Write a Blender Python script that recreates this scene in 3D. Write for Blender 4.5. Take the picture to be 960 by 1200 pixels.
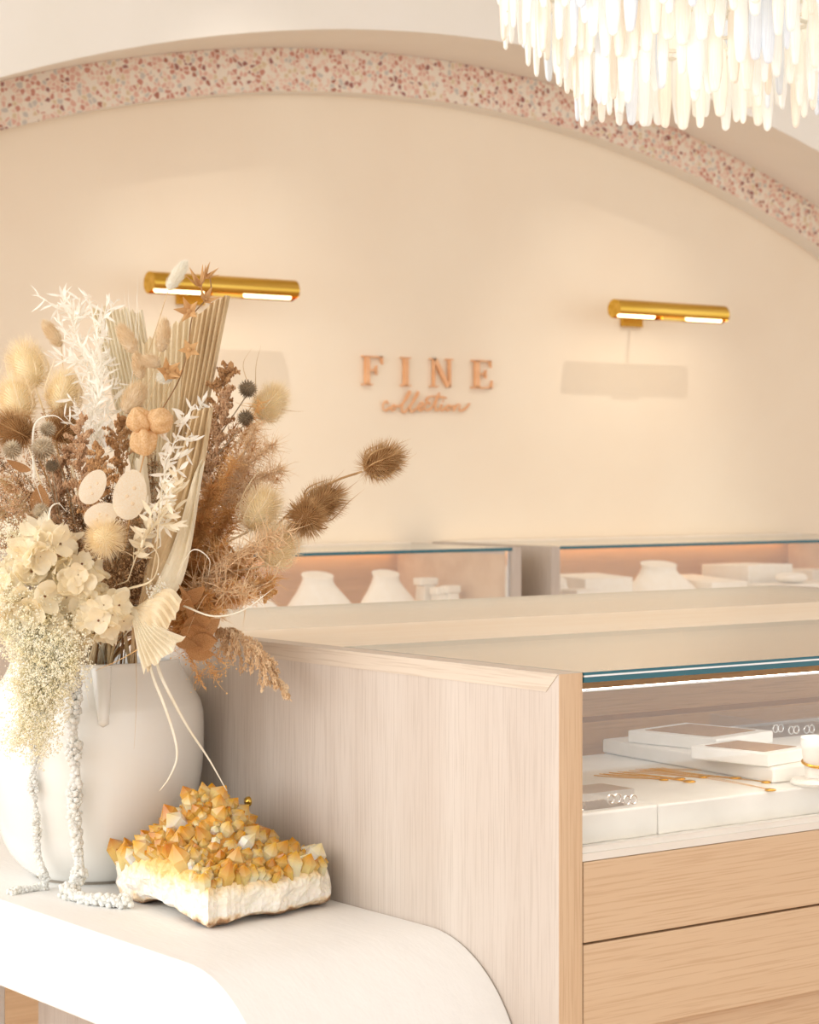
import bpy, math, random
from mathutils import Vector, Matrix, Quaternion, noise
R = random.Random(7)
for o in list(bpy.data.objects): bpy.data.objects.remove(o)
S = bpy.context.scene
COL = S.collection
pi = math.pi

# ------------------------------------------------------------------ camera
F_PX, CX, HOR = 2600.0, 480.0, 556.0          # focal length in px, principal column, horizon row (960x1200 frame)
TH = math.atan2(3470.0, F_PX)
FW = Vector((math.cos(TH), math.sin(TH), 0)); RT = Vector((math.sin(TH), -math.cos(TH), 0)); UP = Vector((0, 0, 1))
EYE = Vector((0, 0, 1.27))
cd = bpy.data.cameras.new('camera'); cam = bpy.data.objects.new('camera', cd); COL.objects.link(cam)
cam.location = EYE; cam.rotation_euler = (pi/2, 0, -math.atan2(FW.x, FW.y))
cd.sensor_fit = 'HORIZONTAL'; cd.sensor_width = 36; cd.lens = F_PX/960*36; cd.shift_y = -(600-HOR)/960
cd.clip_start = .05; cd.clip_end = 60
cd.dof.use_dof = True; cd.dof.focus_distance = 3.05; cd.dof.aperture_fstop = 15
S.camera = cam

# ------------------------------------------------------------------ world, lights, exposure
S.view_settings.view_transform = 'Standard'; S.view_settings.look = 'None'
S.view_settings.gamma = 1; S.view_settings.use_curve_mapping = False; S.view_settings.exposure = 0.22
w = bpy.data.worlds.new('world'); S.world = w; w.use_nodes = True
bg = w.node_tree.nodes['Background']; bg.inputs[0].default_value = (1, .995, .985, 1); bg.inputs[1].default_value = 1.22
def area(name, loc, rot, sx, sy, e, col):
    l = bpy.data.lights.new(name, 'AREA'); l.shape = 'RECTANGLE'; l.size = sx; l.size_y = sy; l.energy = e; l.color = col
    o = bpy.data.objects.new(name, l); COL.objects.link(o); o.location = loc; o.rotation_euler = rot; return o
area('window_daylight', (-2.4, 3.2, 2.25), (0, -pi/2, 0), 2.9, 6.0, 122, (.96, .98, 1.0))
def spot(name, loc, target, e, ang, blend, rad, col):
    l = bpy.data.lights.new(name, 'SPOT'); l.energy = e; l.spot_size = math.radians(ang); l.spot_blend = blend; l.shadow_soft_size = rad; l.color = col
    o = bpy.data.objects.new(name, l); COL.objects.link(o); o.location = loc
    o.rotation_euler = (Vector(target)-Vector(loc)).to_track_quat('-Z', 'Y').to_euler(); return o
spot('track_spot_beam', (6.12, 4.75, 3.66), (5.75, 6.49, 1.2), 60, 40, 1.0, .02, (1, .92, .82))
spot('track_spot_beam', (3.45, 4.75, 3.66), (4.2, 6.49, 1.2), 60, 40, 1.0, .02, (1, .92, .82))

# ------------------------------------------------------------------ helpers
def P(px, py, z):                             # photo pixel at a camera distance
    return EYE + (FW + RT*((px-CX)/F_PX) - UP*((py-HOR)/F_PX))*z
def PL(px, py, ax, v):                        # photo pixel on an axis plane
    d = FW + RT*((px-CX)/F_PX) - UP*((py-HOR)/F_PX)
    return EYE + d*((v-EYE[ax])/d[ax])
ORG = {}
def link(o, parent=None):
    COL.objects.link(o)
    if parent: o.parent = parent
    return o
def tag(o, label=None, cat=None, group=None, kind=None):
    if label: o['label'] = label
    if cat: o['category'] = cat
    if group: o['group'] = group
    if kind: o['kind'] = kind
    return o
def thing(name, loc, label, cat, group=None):
    o = bpy.data.objects.new(name, None); o.empty_display_size = .05; o.location = loc; link(o); ORG[o.name] = Vector(loc)
    return tag(o, label, cat, group)
class MB:
    def __init__(s): s.v = []; s.f = []; s.m = []; s.cm = 0
    def add(s, vs, fs, m=None):
        b = len(s.v); s.v += [tuple(p) for p in vs]
        for q in fs: s.f.append(tuple(b+i for i in q)); s.m.append(s.cm if m is None else m)
        return s
    def box(s, a, b, m=None, bev=0):
        x0, y0, z0 = a; x1, y1, z1 = b
        if bev:
            return s.bevbox(a, b, bev, m)
        return s.add([(x0,y0,z0),(x1,y0,z0),(x1,y1,z0),(x0,y1,z0),(x0,y0,z1),(x1,y0,z1),(x1,y1,z1),(x0,y1,z1)],
                     [(0,3,2,1),(4,5,6,7),(0,1,5,4),(1,2,6,5),(2,3,7,6),(3,0,4,7)], m)
    def bevbox(s, a, b, r, m=None):
        import bmesh
        bm = bmesh.new(); bmesh.ops.create_cube(bm, size=1)
        c = [(a[i]+b[i])/2 for i in range(3)]; d = [b[i]-a[i] for i in range(3)]
        for v in bm.verts: v.co = Vector((c[i]+v.co[i]*d[i] for i in range(3)))
        bmesh.ops.bevel(bm, geom=list(bm.edges), offset=r, segments=2, affect='EDGES', profile=.5)
        bm.verts.index_update()
        s.add([v.co for v in bm.verts], [[v.index for v in f.verts] for f in bm.faces], m); bm.free(); return s
    def prism(s, poly, axis, a, b, m=None):   # poly of 2-D points (other two axes in order), extruded along axis
        def p3(u, v, t): return (t,u,v) if axis == 0 else (u,t,v) if axis == 1 else (u,v,t)
        n = len(poly)
        vs = [p3(u, v, a) for u, v in poly]+[p3(u, v, b) for u, v in poly]
        fs = [tuple(range(n))[::-1], tuple(range(n, 2*n))]+[(i, (i+1)%n, n+(i+1)%n, n+i) for i in range(n)]
        return s.add(vs, fs, m)
    def lathe(s, c, prof, n=32, m=None, cap=True):
        vs = []; fs = []
        for r, z in prof:
            for k in range(n): a = 2*pi*k/n; vs.append((c[0]+r*math.cos(a), c[1]+r*math.sin(a), c[2]+z))
        for i in range(len(prof)-1):
            for k in range(n): fs.append((i*n+k, i*n+(k+1)%n, (i+1)*n+(k+1)%n, (i+1)*n+k))
        if cap:
            fs.append(tuple(range(n))[::-1]); fs.append(tuple(range((len(prof)-1)*n, len(prof)*n)))
        return s.add(vs, fs, m)
    def tube(s, pts, rad, n=6, m=None, flat=None):
        pts = [Vector(p) for p in pts]; k = len(pts)
        rr = rad if callable(rad) else (lambda t: rad)
        ref = None; vs = []; fs = []
        for i, p in enumerate(pts):
            t = (pts[min(i+1, k-1)]-pts[max(i-1, 0)])
            t = t.normalized() if t.length > 1e-9 else Vector((0,0,1))
            if ref is None: ref = t.orthogonal().normalized()
            ref = (ref - t*ref.dot(t)); ref = ref.normalized() if ref.length > 1e-6 else t.orthogonal().normalized()
            b = t.cross(ref); r = rr(i/max(k-1, 1))
            for j in range(n):
                a = 2*pi*j/n
                vs.append(p + ref*(r*math.cos(a)) + b*(r*(flat or 1)*math.sin(a)))
        for i in range(k-1):
            for j in range(n): fs.append((i*n+j, i*n+(j+1)%n, (i+1)*n+(j+1)%n, (i+1)*n+j))
        fs.append(tuple(range(n))[::-1]); fs.append(tuple(range((k-1)*n, k*n)))
        return s.add(vs, fs, m)
    def blade(s, a, b, wv, m=None):           # one thin three-sided spike from a to b, half width vector wv
        d = (b-a); x = d.cross(wv); x = x.normalized()*wv.length if x.length > 1e-12 else wv
        return s.add([a+wv, a-wv*.5+x*.87, a-wv*.5-x*.87, b], [(0,1,3),(1,2,3),(2,0,3)], m)
    def ball(s, c, r, m=None, sq=(1,1,1)):    # octahedral bead
        c = Vector(c)
        return s.add([c+Vector((r*sq[0],0,0)), c-Vector((r*sq[0],0,0)), c+Vector((0,r*sq[1],0)), c-Vector((0,r*sq[1],0)), c+Vector((0,0,r*sq[2])), c-Vector((0,0,r*sq[2]))],
                     [(0,2,4),(2,1,4),(1,3,4),(3,0,4),(2,0,5),(1,2,5),(3,1,5),(0,3,5)], m)
    def ico(s, c, r, m=None):
        c = Vector(c); base = len(s.v)
        return s.add([c+Vector(v)*r for v in ICO_V], ICO_F, m)
    def build(s, name, mats, parent=None, org=None, smooth=False, label=None, cat=None, group=None, kind=None):
        o0 = ORG[parent.name] if parent else Vector(org if org is not None else (0,0,0))
        me = bpy.data.meshes.new(name)
        me.from_pydata([(v[0]-o0.x, v[1]-o0.y, v[2]-o0.z) for v in s.v], [], s.f)
        for mt in (mats if isinstance(mats, (list, tuple)) else [mats]): me.materials.append(mt)
        me.polygons.foreach_set('material_index', s.m)
        if smooth:
            me.polygons.foreach_set('use_smooth', [True]*len(s.f))
            if smooth == 'auto':
                try: me.set_sharp_from_angle(angle=math.radians(40))
                except Exception: pass
        me.update()
        o = bpy.data.objects.new(name, me); link(o, parent); ORG[o.name] = o0
        if not parent: o.location = o0
        return tag(o, label, cat, group, kind)
import bmesh
_b = bmesh.new(); bmesh.ops.create_icosphere(_b, subdivisions=1, radius=1); _b.verts.index_update()
ICO_V = [tuple(v.co) for v in _b.verts]; ICO_F = [tuple(v.index for v in f.verts) for f in _b.faces]; _b.free()
def bez(a, b, c, n=10):
    a, b, c = Vector(a), Vector(b), Vector(c)
    return [a*(1-t)**2 + b*(2*t*(1-t)) + c*t*t for t in [i/n for i in range(n+1)]]
def spline(pts, n=8):                         # Catmull-Rom through the points
    pts = [Vector(p) for p in pts]; q = [pts[0]*2-pts[1]]+pts+[pts[-1]*2-pts[-2]]; out = []
    for i in range(1, len(q)-2):
        for k in range(n):
            t = k/n; p0, p1, p2, p3 = q[i-1:i+3]
            out.append(.5*((2*p1)+(p2-p0)*t+(2*p0-5*p1+4*p2-p3)*t*t+(3*p1-p0-3*p2+p3)*t**3))
    out.append(pts[-1]); return out
def rv(a=1.0): return Vector((R.uniform(-a,a), R.uniform(-a,a), R.uniform(-a,a)))
def rdir():
    while True:
        v = rv()
        if .05 < v.length < 1: return v.normalized()
def fib(n):
    out = []
    for i in range(n):
        z = 1-2*(i+.5)/n; r = math.sqrt(1-z*z); a = i*2.39996; out.append(Vector((r*math.cos(a), r*math.sin(a), z)))
    return out
def basis(d):                                 # rotation taking +Z to d
    return Vector((0,0,1)).rotation_difference(Vector(d).normalized()).to_matrix()

# ------------------------------------------------------------------ materials
def lin(c): return tuple(((x/255)/12.92 if x/255 <= .04045 else ((x/255+.055)/1.055)**2.4) for x in c)+(1,)
MATS = {}
def nt(name):
    m = bpy.data.materials.new(name); m.use_nodes = True; n = m.node_tree.nodes; b = n['Principled BSDF']; return m, n, m.node_tree.links, b
def ramp(n, stops):
    r = n.new('ShaderNodeValToRGB'); e = r.color_ramp.elements
    while len(e) < len(stops): e.new(.5)
    for el, (p, c) in zip(e, stops): el.position = p; el.color = c
    return r
def noisy(name, c1, c2, scale=20, rough=.6, bump=0, detail=4, stretch=(1,1,1), trans=0, spec=.5, bscale=None, coat=0, metal=0, sss=0):
    m, n, L, b = nt(name)
    tc = n.new('ShaderNodeTexCoord'); mp = n.new('ShaderNodeMapping'); mp.inputs['Scale'].default_value = stretch
    no = n.new('ShaderNodeTexNoise'); no.inputs['Scale'].default_value = scale; no.inputs['Detail'].default_value = detail
    L.new(tc.outputs['Object'], mp.inputs[0]); L.new(mp.outputs[0], no.inputs['Vector'])
    r = ramp(n, [(.3, lin(c1)), (.7, lin(c2))]); L.new(no.outputs['Fac'], r.inputs[0]); L.new(r.outputs[0], b.inputs['Base Color'])
    b.inputs['Roughness'].default_value = rough; b.inputs['Specular IOR Level'].default_value = spec; b.inputs['Metallic'].default_value = metal
    if coat: b.inputs['Coat Weight'].default_value = coat; b.inputs['Coat Roughness'].default_value = .15
    if sss: b.inputs['Subsurface Weight'].default_value = sss; b.inputs['Subsurface Radius'].default_value = (.02,.012,.006)
    if bump:
        bp = n.new('ShaderNodeBump'); bp.inputs['Strength'].default_value = bump; bp.inputs['Distance'].default_value = .002
        n2 = no
        if bscale:
            n2 = n.new('ShaderNodeTexNoise'); n2.inputs['Scale'].default_value = bscale; n2.inputs['Detail'].default_value = 6; L.new(mp.outputs[0], n2.inputs['Vector'])
        L.new(n2.outputs['Fac'], bp.inputs['Height']); L.new(bp.outputs[0], b.inputs['Normal'])
    if trans:
        out = n['Material Output']; mx = n.new('ShaderNodeMixShader'); tr = n.new('ShaderNodeBsdfTranslucent'); mx.inputs[0].default_value = trans
        L.new(r.outputs[0], tr.inputs[0]); L.new(b.outputs[0], mx.inputs[1]); L.new(tr.outputs[0], mx.inputs[2]); L.new(mx.outputs[0], out.inputs[0])
    MATS[name] = m; return m
def wood(name, cl, cm_, cdk, axis, rough=.42, spec=.5, fine=430, amt=.26):
    m, n, L, b = nt(name)
    tc = n.new('ShaderNodeTexCoord')
    st = [1.0, 1.0, 1.0]; st[axis] = .02
    def nz(scale, det, st_, dist=0):
        mp = n.new('ShaderNodeMapping'); mp.inputs['Scale'].default_value = st_; L.new(tc.outputs['Object'], mp.inputs[0])
        q = n.new('ShaderNodeTexNoise'); q.inputs['Scale'].default_value = scale; q.inputs['Detail'].default_value = det; q.inputs['Distortion'].default_value = dist
        L.new(mp.outputs[0], q.inputs['Vector']); return q
    a = nz(fine, 3, st); c = nz(14, 4, st, .3)
    r1 = ramp(n, [(.3, lin(cm_)), (.62, lin(cl))]); r2 = ramp(n, [(.36, lin(cdk)), (.5, (1,1,1,1))])
    L.new(c.outputs['Fac'], r1.inputs[0]); L.new(a.outputs['Fac'], r2.inputs[0])
    mx = n.new('ShaderNodeMix'); mx.data_type = 'RGBA'; mx.blend_type = 'MULTIPLY'; mx.inputs[0].default_value = amt
    L.new(r1.outputs[0], mx.inputs[6]); L.new(r2.outputs[0], mx.inputs[7]); L.new(mx.outputs[2], b.inputs['Base Color'])
    b.inputs['Roughness'].default_value = rough; b.inputs['Specular IOR Level'].default_value = spec
    bp = n.new('ShaderNodeBump'); bp.inputs['Strength'].default_value = .12; bp.inputs['Distance'].default_value = .0006
    L.new(a.outputs['Fac'], bp.inputs['Height']); L.new(bp.outputs[0], b.inputs['Normal'])
    return m
def plain(name, c, rough=.5, spec=.5, metal=0, emit=0, ecol=None):
    m, n, L, b = nt(name); b.inputs['Base Color'].default_value = lin(c); b.inputs['Roughness'].default_value = rough
    b.inputs['Specular IOR Level'].default_value = spec; b.inputs['Metallic'].default_value = metal
    if emit: b.inputs['Emission Color'].default_value = lin(ecol or c); b.inputs['Emission Strength'].default_value = emit
    return m
def glass(name, tint=(1,1,1,1), rough=0.0, ior=1.56, veil=0):
    m, n, L, b = nt(name); n.remove(b); out = n['Material Output']
    fr = n.new('ShaderNodeFresnel')              # thin sheet: same reflectance entering and leaving
    ge = n.new('ShaderNodeNewGeometry'); mm = n.new('ShaderNodeMix'); mm.inputs[2].default_value = ior; mm.inputs[3].default_value = 1/ior
    L.new(ge.outputs['Backfacing'], mm.inputs[0]); L.new(mm.outputs[0], fr.inputs[0])
    tr = n.new('ShaderNodeBsdfTransparent'); tr.inputs[0].default_value = tint
    gl = n.new('ShaderNodeBsdfGlossy'); gl.inputs[0].default_value = (1,1,1,1); gl.inputs[1].default_value = rough
    mx = n.new('ShaderNodeMixShader'); L.new(fr.outputs[0], mx.inputs[0]); L.new(tr.outputs[0], mx.inputs[1]); L.new(gl.outputs[0], mx.inputs[2]); L.new(mx.outputs[0], out.inputs[0])
    return m
OAK = ((225,196,162), (216,184,148), (202,170,136))
DOAK = ((208,166,116), (194,150,100), (174,132,86))
SHEEN_OAK = ((207,195,183), (199,185,172), (187,172,158))  # same oak, whitened: window sheen put into the colour
oak_v = wood('sheen_oak_vertical', *SHEEN_OAK, 2, .36, fine=520, amt=.24); oak_t = wood('sheen_oak_trim', (212,197,179), (204,187,168), (190,172,153), 1, .36); oak_e = wood('oak_no_sheen', *OAK, 2); oak_x = wood('pale_oak_lengthwise', *OAK, 0); oak_y = wood('pale_oak_crosswise', *OAK, 1)  # trim oak is whitened for the window sheen too
oak_d = wood('oiled_oak_lining', *DOAK, 0, .45); oak_l = wood('sheen_oak_top', (250,238,220), (244,228,206), (232,212,188), 0, .28); oak_floor = wood('oak_floor', (214,178,140), (196,156,116), (176,138,104), 0, .5)  # top oak lightened in colour to stand in for grazing sheen
peach = noisy('peach_limewash', (245,230,208), (248,235,214), 2.2, .85, .1, 5, spec=.2, bscale=60)
cream = noisy('cream_plaster', (244,241,232), (248,245,238), 3, .85, .05, spec=.2, bscale=80)
reveal = noisy('beige_plaster', (242,238,231), (246,242,236), 3, .85, .05, spec=.2, bscale=80)
white_paint = noisy('white_lacquer', (240,239,236), (244,243,240), 30, .5, .25, spec=.35, bscale=160, stretch=(1,.25,1))
ceil_m = noisy('white_ceiling', (240,238,232), (243,241,236), 3, .9)
brass = noisy('brushed_brass', (208,164,62), (232,192,96), 60, .24, 0, stretch=(.05,1,1), metal=1)
copper = noisy('copper_letters', (234,174,124), (243,190,142), 30, .45, 0)
glass_m = glass('clear_glass'); glass_lam = glass('laminated_glass', ior=1.9); acryl = glass('clear_acrylic', (.95,.95,.96,1), ior=1.49)
teal = plain('teal_glass_edge', (24,98,112), .12); glint = plain('white_rim_highlight', (250,252,255), .2)
deck_m = noisy('white_deck', (238,232,222), (242,237,228), 10, .5)
disp_w = noisy('white_display_leatherette', (244,242,236), (248,246,242), 40, .55, .1)
disp_c = noisy('cream_display_leatherette', (244,232,212), (248,238,222), 40, .6, .1)
alab = noisy('white_alabaster', (226,226,222), (250,250,247), 7, .3, 0, 5)
tan_in = noisy('tan_velvet', (168,132,96), (186,150,112), 80, .9)
gold = plain('polished_gold', (226,170,70), .18, metal=1)
silver = plain('polished_silver', (235,236,238), .15, metal=1)
def terrazzo():
    m, n, L, b = nt('pink_terrazzo'); tc = n.new('ShaderNodeTexCoord')
    v = n.new('ShaderNodeTexVoronoi'); v.inputs['Scale'].default_value = 56; e = n.new('ShaderNodeTexVoronoi'); e.feature = 'DISTANCE_TO_EDGE'; e.inputs['Scale'].default_value = 56
    for q in (v, e): L.new(tc.outputs['Object'], q.inputs['Vector']); q.inputs['Randomness'].default_value = 1
    sp = n.new('ShaderNodeSeparateColor'); L.new(v.outputs['Color'], sp.inputs[0])
    r = ramp(n, [(0, lin((160,104,94))), (.05, lin((204,142,122))), (.2, lin((224,178,158))), (.4, lin((234,204,184))), (.6, lin((222,200,164))), (.66, lin((204,196,186))), (.74, lin((238,226,210))), (.96, lin((176,112,90)))])
    r.color_ramp.interpolation = 'CONSTANT'; L.new(sp.outputs[0], r.inputs[0])
    r2 = ramp(n, [(.06, (0,0,0,1)), (.11, (1,1,1,1))]); L.new(e.outputs['Distance'], r2.inputs[0])
    mx = n.new('ShaderNodeMix'); mx.data_type = 'RGBA'; L.new(r2.outputs[0], mx.inputs[0]); mx.inputs[6].default_value = lin((240,228,210)); L.new(r.outputs[0], mx.inputs[7])
    L.new(mx.outputs[2], b.inputs['Base Color']); b.inputs['Roughness'].default_value = .45; return m
terr = terrazzo()

# ------------------------------------------------------------------ room shell
HC = 1.0225                                   # counter height
YW, YT, YF = 6.49, 6.40, 6.0                  # niche wall, terrazzo face, front wall face
AX, AZ, RO, RI = 4.872, -2.803, 5.583, 5.434  # arch circle
ZTOP = 3.75
def struct(o): o['kind'] = 'structure'; return o
fl = struct(MB().box((-4, -3, -.06), (11, 7, -.012)).build('floor', oak_floor))
plank = MB().box((-.6, -.0695, -.012), (.6, .0695, 0)).build('plank', oak_floor, fl)
i = 0
for r_ in range(14):
    for c_ in range(4):
        y = 3.1+r_*.14; x = .2+c_*1.203+(r_%3)*.4
        o = plank if i == 0 else link(plank.copy(), fl)
        o.location = (x, y, 0); i += 1
struct(MB().box((-4, -3, ZTOP), (11, 7, ZTOP+.1)).build('ceiling', ceil_m))
struct(MB().box((-1, YW, 0), (11, YW+.15, ZTOP)).build('wall_back', peach))
def arch_pts(r, zmin=1.0, n=72):
    a0 = math.acos((zmin-AZ)/r)
    return [(AX+r*math.sin(t), AZ+r*math.cos(t)) for t in [-a0+2*a0*k/n for k in range(n+1)]]
mb = MB(); pts = arch_pts(RO)
for (x0, z0), (x1, z1) in zip(pts, pts[1:]):
    mb.add([(x0,YF,z0),(x1,YF,z1),(x1,YF,ZTOP),(x0,YF,ZTOP)], [(0,1,2,3)], 0)
    mb.add([(x0,YF,z0),(x0,YW,z0),(x1,YW,z1),(x1,YF,z1)], [(0,1,2,3)], 1)
xa, xb = pts[0][0], pts[-1][0]
mb.box((-1, YF, 0), (xa, YW, ZTOP), 0); mb.box((xb, YF, 0), (11, YW, ZTOP), 0)
struct(mb.build('wall_front', [cream, reveal], smooth=False))
mb = MB(); po, pn = arch_pts(RO-.0005), arch_pts(RI)
for (a, b, c, d) in zip(pn, pn[1:], po[1:], po):
    mb.add([(p[0], YT, p[1]) for p in (a, b, c, d)], [(0,1,2,3)])
    mb.add([(a[0],YT,a[1]), (a[0],YW-.0005,a[1]), (b[0],YW-.0005,b[1]), (b[0],YT,b[1])], [(0,1,2,3)], 1)
struct(mb.build('trim_1', [terr, reveal]))

# ------------------------------------------------------------------ island display counter
X0, X1, YB0, YB1 = 1.797, 3.64, 2.0898, 3.475
XI = 1.8352                                   # inner face of the side panel
ctr = thing('display_counter', (2.7, 2.78, 0), 'long pale oak island counter with glass-topped display case and drawers', 'counter')
sp = MB().box((X0, YB0, 0), (XI, YB1, HC)).build('side_panel', oak_v, ctr)
TR = .0235
MB().prism([(YB0+.0005, HC-.0003), (YB0+TR, HC-TR), (YB1, HC-TR), (YB1, HC-.0003)], 0, X0-.0009, X0+.004).build('edge_trim', oak_t, sp)
MB().box((X0+.0004, YB0-.0008, 0), (XI, YB0+.002, HC-.0004)).build('no_sheen_edge', oak_e, sp)  # thin strip added so the front edge stays without the painted sheen
MB().box((X1-.038, YB0, 0), (X1, YB1, HC)).build('side_panel', oak_v, ctr)
knob = MB(); kp = PL(292, 939, 0, X0)
for q in range(1):
    prof = [(.0001,-.007),(.0055,-.006),(.0072,-.003),(.0075,0)]
    vs = []
    for r_, d in prof: vs += [(X0+d, kp.y+r_*math.cos(2*pi*k/20), kp.z+r_*math.sin(2*pi*k/20)) for k in range(20)]
    knob.add(vs, [(j*20+k, j*20+(k+1)%20, (j+1)*20+(k+1)%20, (j+1)*20+k) for j in range(3) for k in range(20)]+[tuple(range(20))])
knob.build('screw_cap', brass, sp, smooth=True, label='small round brass screw cap')
YG, YC = 2.612, 2.972                         # rear edge of the front glass, rear edge of the oak strip
MB().box((XI+.0006, YG+.0012, HC-.03), (X1-.0386, YC-.0012, HC)).build('worktop', oak_l, ctr, label='pale oak strip between the glass tops')
gap_shade = plain('grey_gap_shadow', (112,104,98), .6)  # grey strips painted as the shaded gaps round the glass tops
def glass_top(y0, y1, front):
    xa, xb = XI+.003, X1-.041
    for za, zb in ((HC-.0039, HC-.0002), (HC-.0132, HC-.0062)):
        g = MB(); g.box((xa, y0, za), (xb, y1, zb), 0); g.m[-4:] = [1, 1, 1, 1]
        g.build('glass_sheet', [glass_lam, teal], ctr)
    g = MB(); yy = (y0-.0006, y0-.0001) if front else (y1+.0001, y1+.0006)
    g.box((xa, yy[0], HC-.0062), (xb, yy[1], HC-.0039)); g.build('rim_highlight', glint, ctr)  # white strip painted as the bevel highlight between the sheets
glass_top(YB0-.0005, YG-.0015, True); glass_top(YC+.0015, YB1, False)
for bx0, by0, bx1, by1 in ((XI+.0003, YB0+.002, XI+.0028, YG+.001), (XI+.0028, YG-.0014, X1-.041, YG+.001), (XI+.0003, YC-.001, XI+.0028, YB1-.002), (XI+.0028, YC-.001, X1-.041, YC+.0014)):
    MB().box((bx0, by0, HC-.011), (bx1, by1, HC-.0012)).build('gap_shadow', gap_shade, ctr)
MB().box((XI+.003, YB0+.015, .9966), (X1-.041, YB0+.027, .9978)).build('led_strip', plain('white_led', (255,250,240), .4, emit=15, ecol=(255,243,224)), ctr)
for (ya, yb_, nm) in ((YB0+.008, YB0+.0145, 1), (YB1-.0145, YB1-.008, 0)):
    g = MB(); g.box((XI+.001, ya, .803), (X1-.039, yb_, .9967), 0)
    g.build('glass_pane', [glass_m], ctr)
    g = MB(); g.box((XI+.001, ya, .9968), (X1-.039, yb_, .9984)); g.build('rim_highlight', glint, ctr)  # white strip paints the shine along the pane's top edge
DK = .795
MB().box((XI+.001, YB0+.001, DK-.0095), (X1-.039, YG+.14, DK)).build('display_deck', deck_m, ctr, label='white floor of the glass display case')
MB().box((XI+.001, YB0+.004, DK+.0002), (X1-.039, YB0+.018, .8028)).build('glazing_channel', deck_m, ctr)
MB().box((XI+.001, YG+.142, .57), (X1-.039, YG+.17, HC-.031)).build('back_panel', oak_d, ctr, label='oak rear panel inside the display case')
MB().box((XI+.001, YG+.08, DK+.0002), (X1-.039, YG+.1415, DK+.075)).build('back_ledge', oak_d, ctr)
MB().box((XI+.001, YG+.172, DK-.0095), (X1-.039, YB1-.001, DK)).build('display_deck', deck_m, ctr)
MB().box((XI+.001, YB0+.022, .5), (X1-.039, YB1-.02, DK-.0097)).build('carcass', oak_x, ctr)
MB().box((XI+.001, YB0+.13, 0), (X1-.039, YB1-.13, .4995)).build('plinth', oak_x, ctr)
for za, zb in ((.6835, .7845), (.5645, .6805)):
    for xa, xb in ((XI+.003, 2.735), (2.738, X1-.041)):
        MB().box((xa, YB0+.0005, za), (xb, YB0+.0215, zb), bev=.0012).build('drawer', oak_x, ctr)

# ------------------------------------------------------------------ white waterfall bench
BX0, BX1, BZ, BR, BT = 1.419, 1.7955, .668, .2, .122
yc0 = 2.35; yN = yc0-BR; yF = 3.72; yc1 = yF-BR
ri = BR-BT
prof = [(yN, 0)]
prof += [(yc0-BR*math.cos(a), BZ-BR+BR*math.sin(a)) for a in [pi/2*k/24 for k in range(25)]]
prof += [(yc1+BR*math.sin(a), BZ-BR+BR*math.cos(a)) for a in [pi/2*k/24 for k in range(25)]]
prof += [(yF, 0), (yF-BT, 0)]
prof += [(yc1+ri*math.cos(a), BZ-BR+ri*math.sin(a)) for a in [pi/2*k/12 for k in range(13)]]
prof += [(yc0-ri*math.sin(a), BZ-BR+ri*math.cos(a)) for a in [pi/2*k/12 for k in range(13)]]
prof += [(yN+BT, 0)]
n = len(prof); mb = MB()
e = .0018                                     # small arris
cy = sum(p[0] for p in prof)/n
ringA = [(BX0, y, z) for y, z in prof]; ringB = [(BX1, y, z) for y, z in prof]
mb.add(ringA+ringB, [tuple(range(n)), tuple(range(n, 2*n))[::-1]]+[(i, n+i, n+(i+1)%n, (i+1)%n) for i in range(n)])
bench = mb.build('waterfall_bench', white_paint, org=(1.607, 2.9, 0), smooth='auto', label='white thick-topped bench with rounded waterfall end under the vase', cat='bench')
bv = bench.modifiers.new('arris', 'BEVEL'); bv.width = .0022; bv.segments = 2; bv.limit_method = 'ANGLE'; bv.angle_limit = math.radians(50)

# ------------------------------------------------------------------ vase
VC = Vector((1.6255, 2.959, BZ))
vase_m = noisy('white_glazed_stoneware', (240,238,231), (246,244,238), 5, .22, .06, spec=.5, bscale=9, coat=.3)
vprof = [(.001,.004),(.090,.004),(.094,.006),(.099,.010),(.112,.020),(.125,.034),(.136,.054),(.145,.080),(.154,.121),(.160,.155),(.163,.19),(.1632,.225),(.162,.246),(.159,.258),(.1575,.2625),(.154,.268),(.145,.285),(.136,.300),(.129,.313),(.127,.320),(.126,.3245),(.123,.326),(.119,.3245),(.118,.318),(.128,.295),(.148,.255),(.152,.2),(.13,.07),(.09,.02),(.001,.018)]
vase = thing('vase', VC, 'large white glazed vase holding dried flowers on the bench', 'vase')
MB().lathe(VC, vprof, 72, cap=False).build('body', vase_m, vase, smooth=True)
MB().lathe(VC, [(.084,0.0),(.0885,0.0),(.0885,.006),(.084,.006),(.084,0.0)], 48, cap=False).build('foot_ring', plain('bare_clay', (150,140,126), .8), vase)
dp = P(120, 792, 3.2); da = math.atan2(dp.y-VC.y, dp.x-VC.x)
mb = MB(); dpts = []
for r_, z_ in ((.1265,.325),(.1275,.318),(.137,.302),(.147,.286),(.156,.270),(.1615,.258),(.1635,.248)):
    dpts.append((VC.x+(r_-.0015)*math.cos(da), VC.y+(r_-.0015)*math.sin(da), VC.z+z_))
mb.tube(spline(dpts, 4), lambda t: .0165*(1-t)+.008*t if t < .9 else .0085, 12)
mb.ico(dpts[-1], .0095)
mb.build('glaze_drip', vase_m, vase, smooth=True, label='raised glaze drip running down from the rim')
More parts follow.
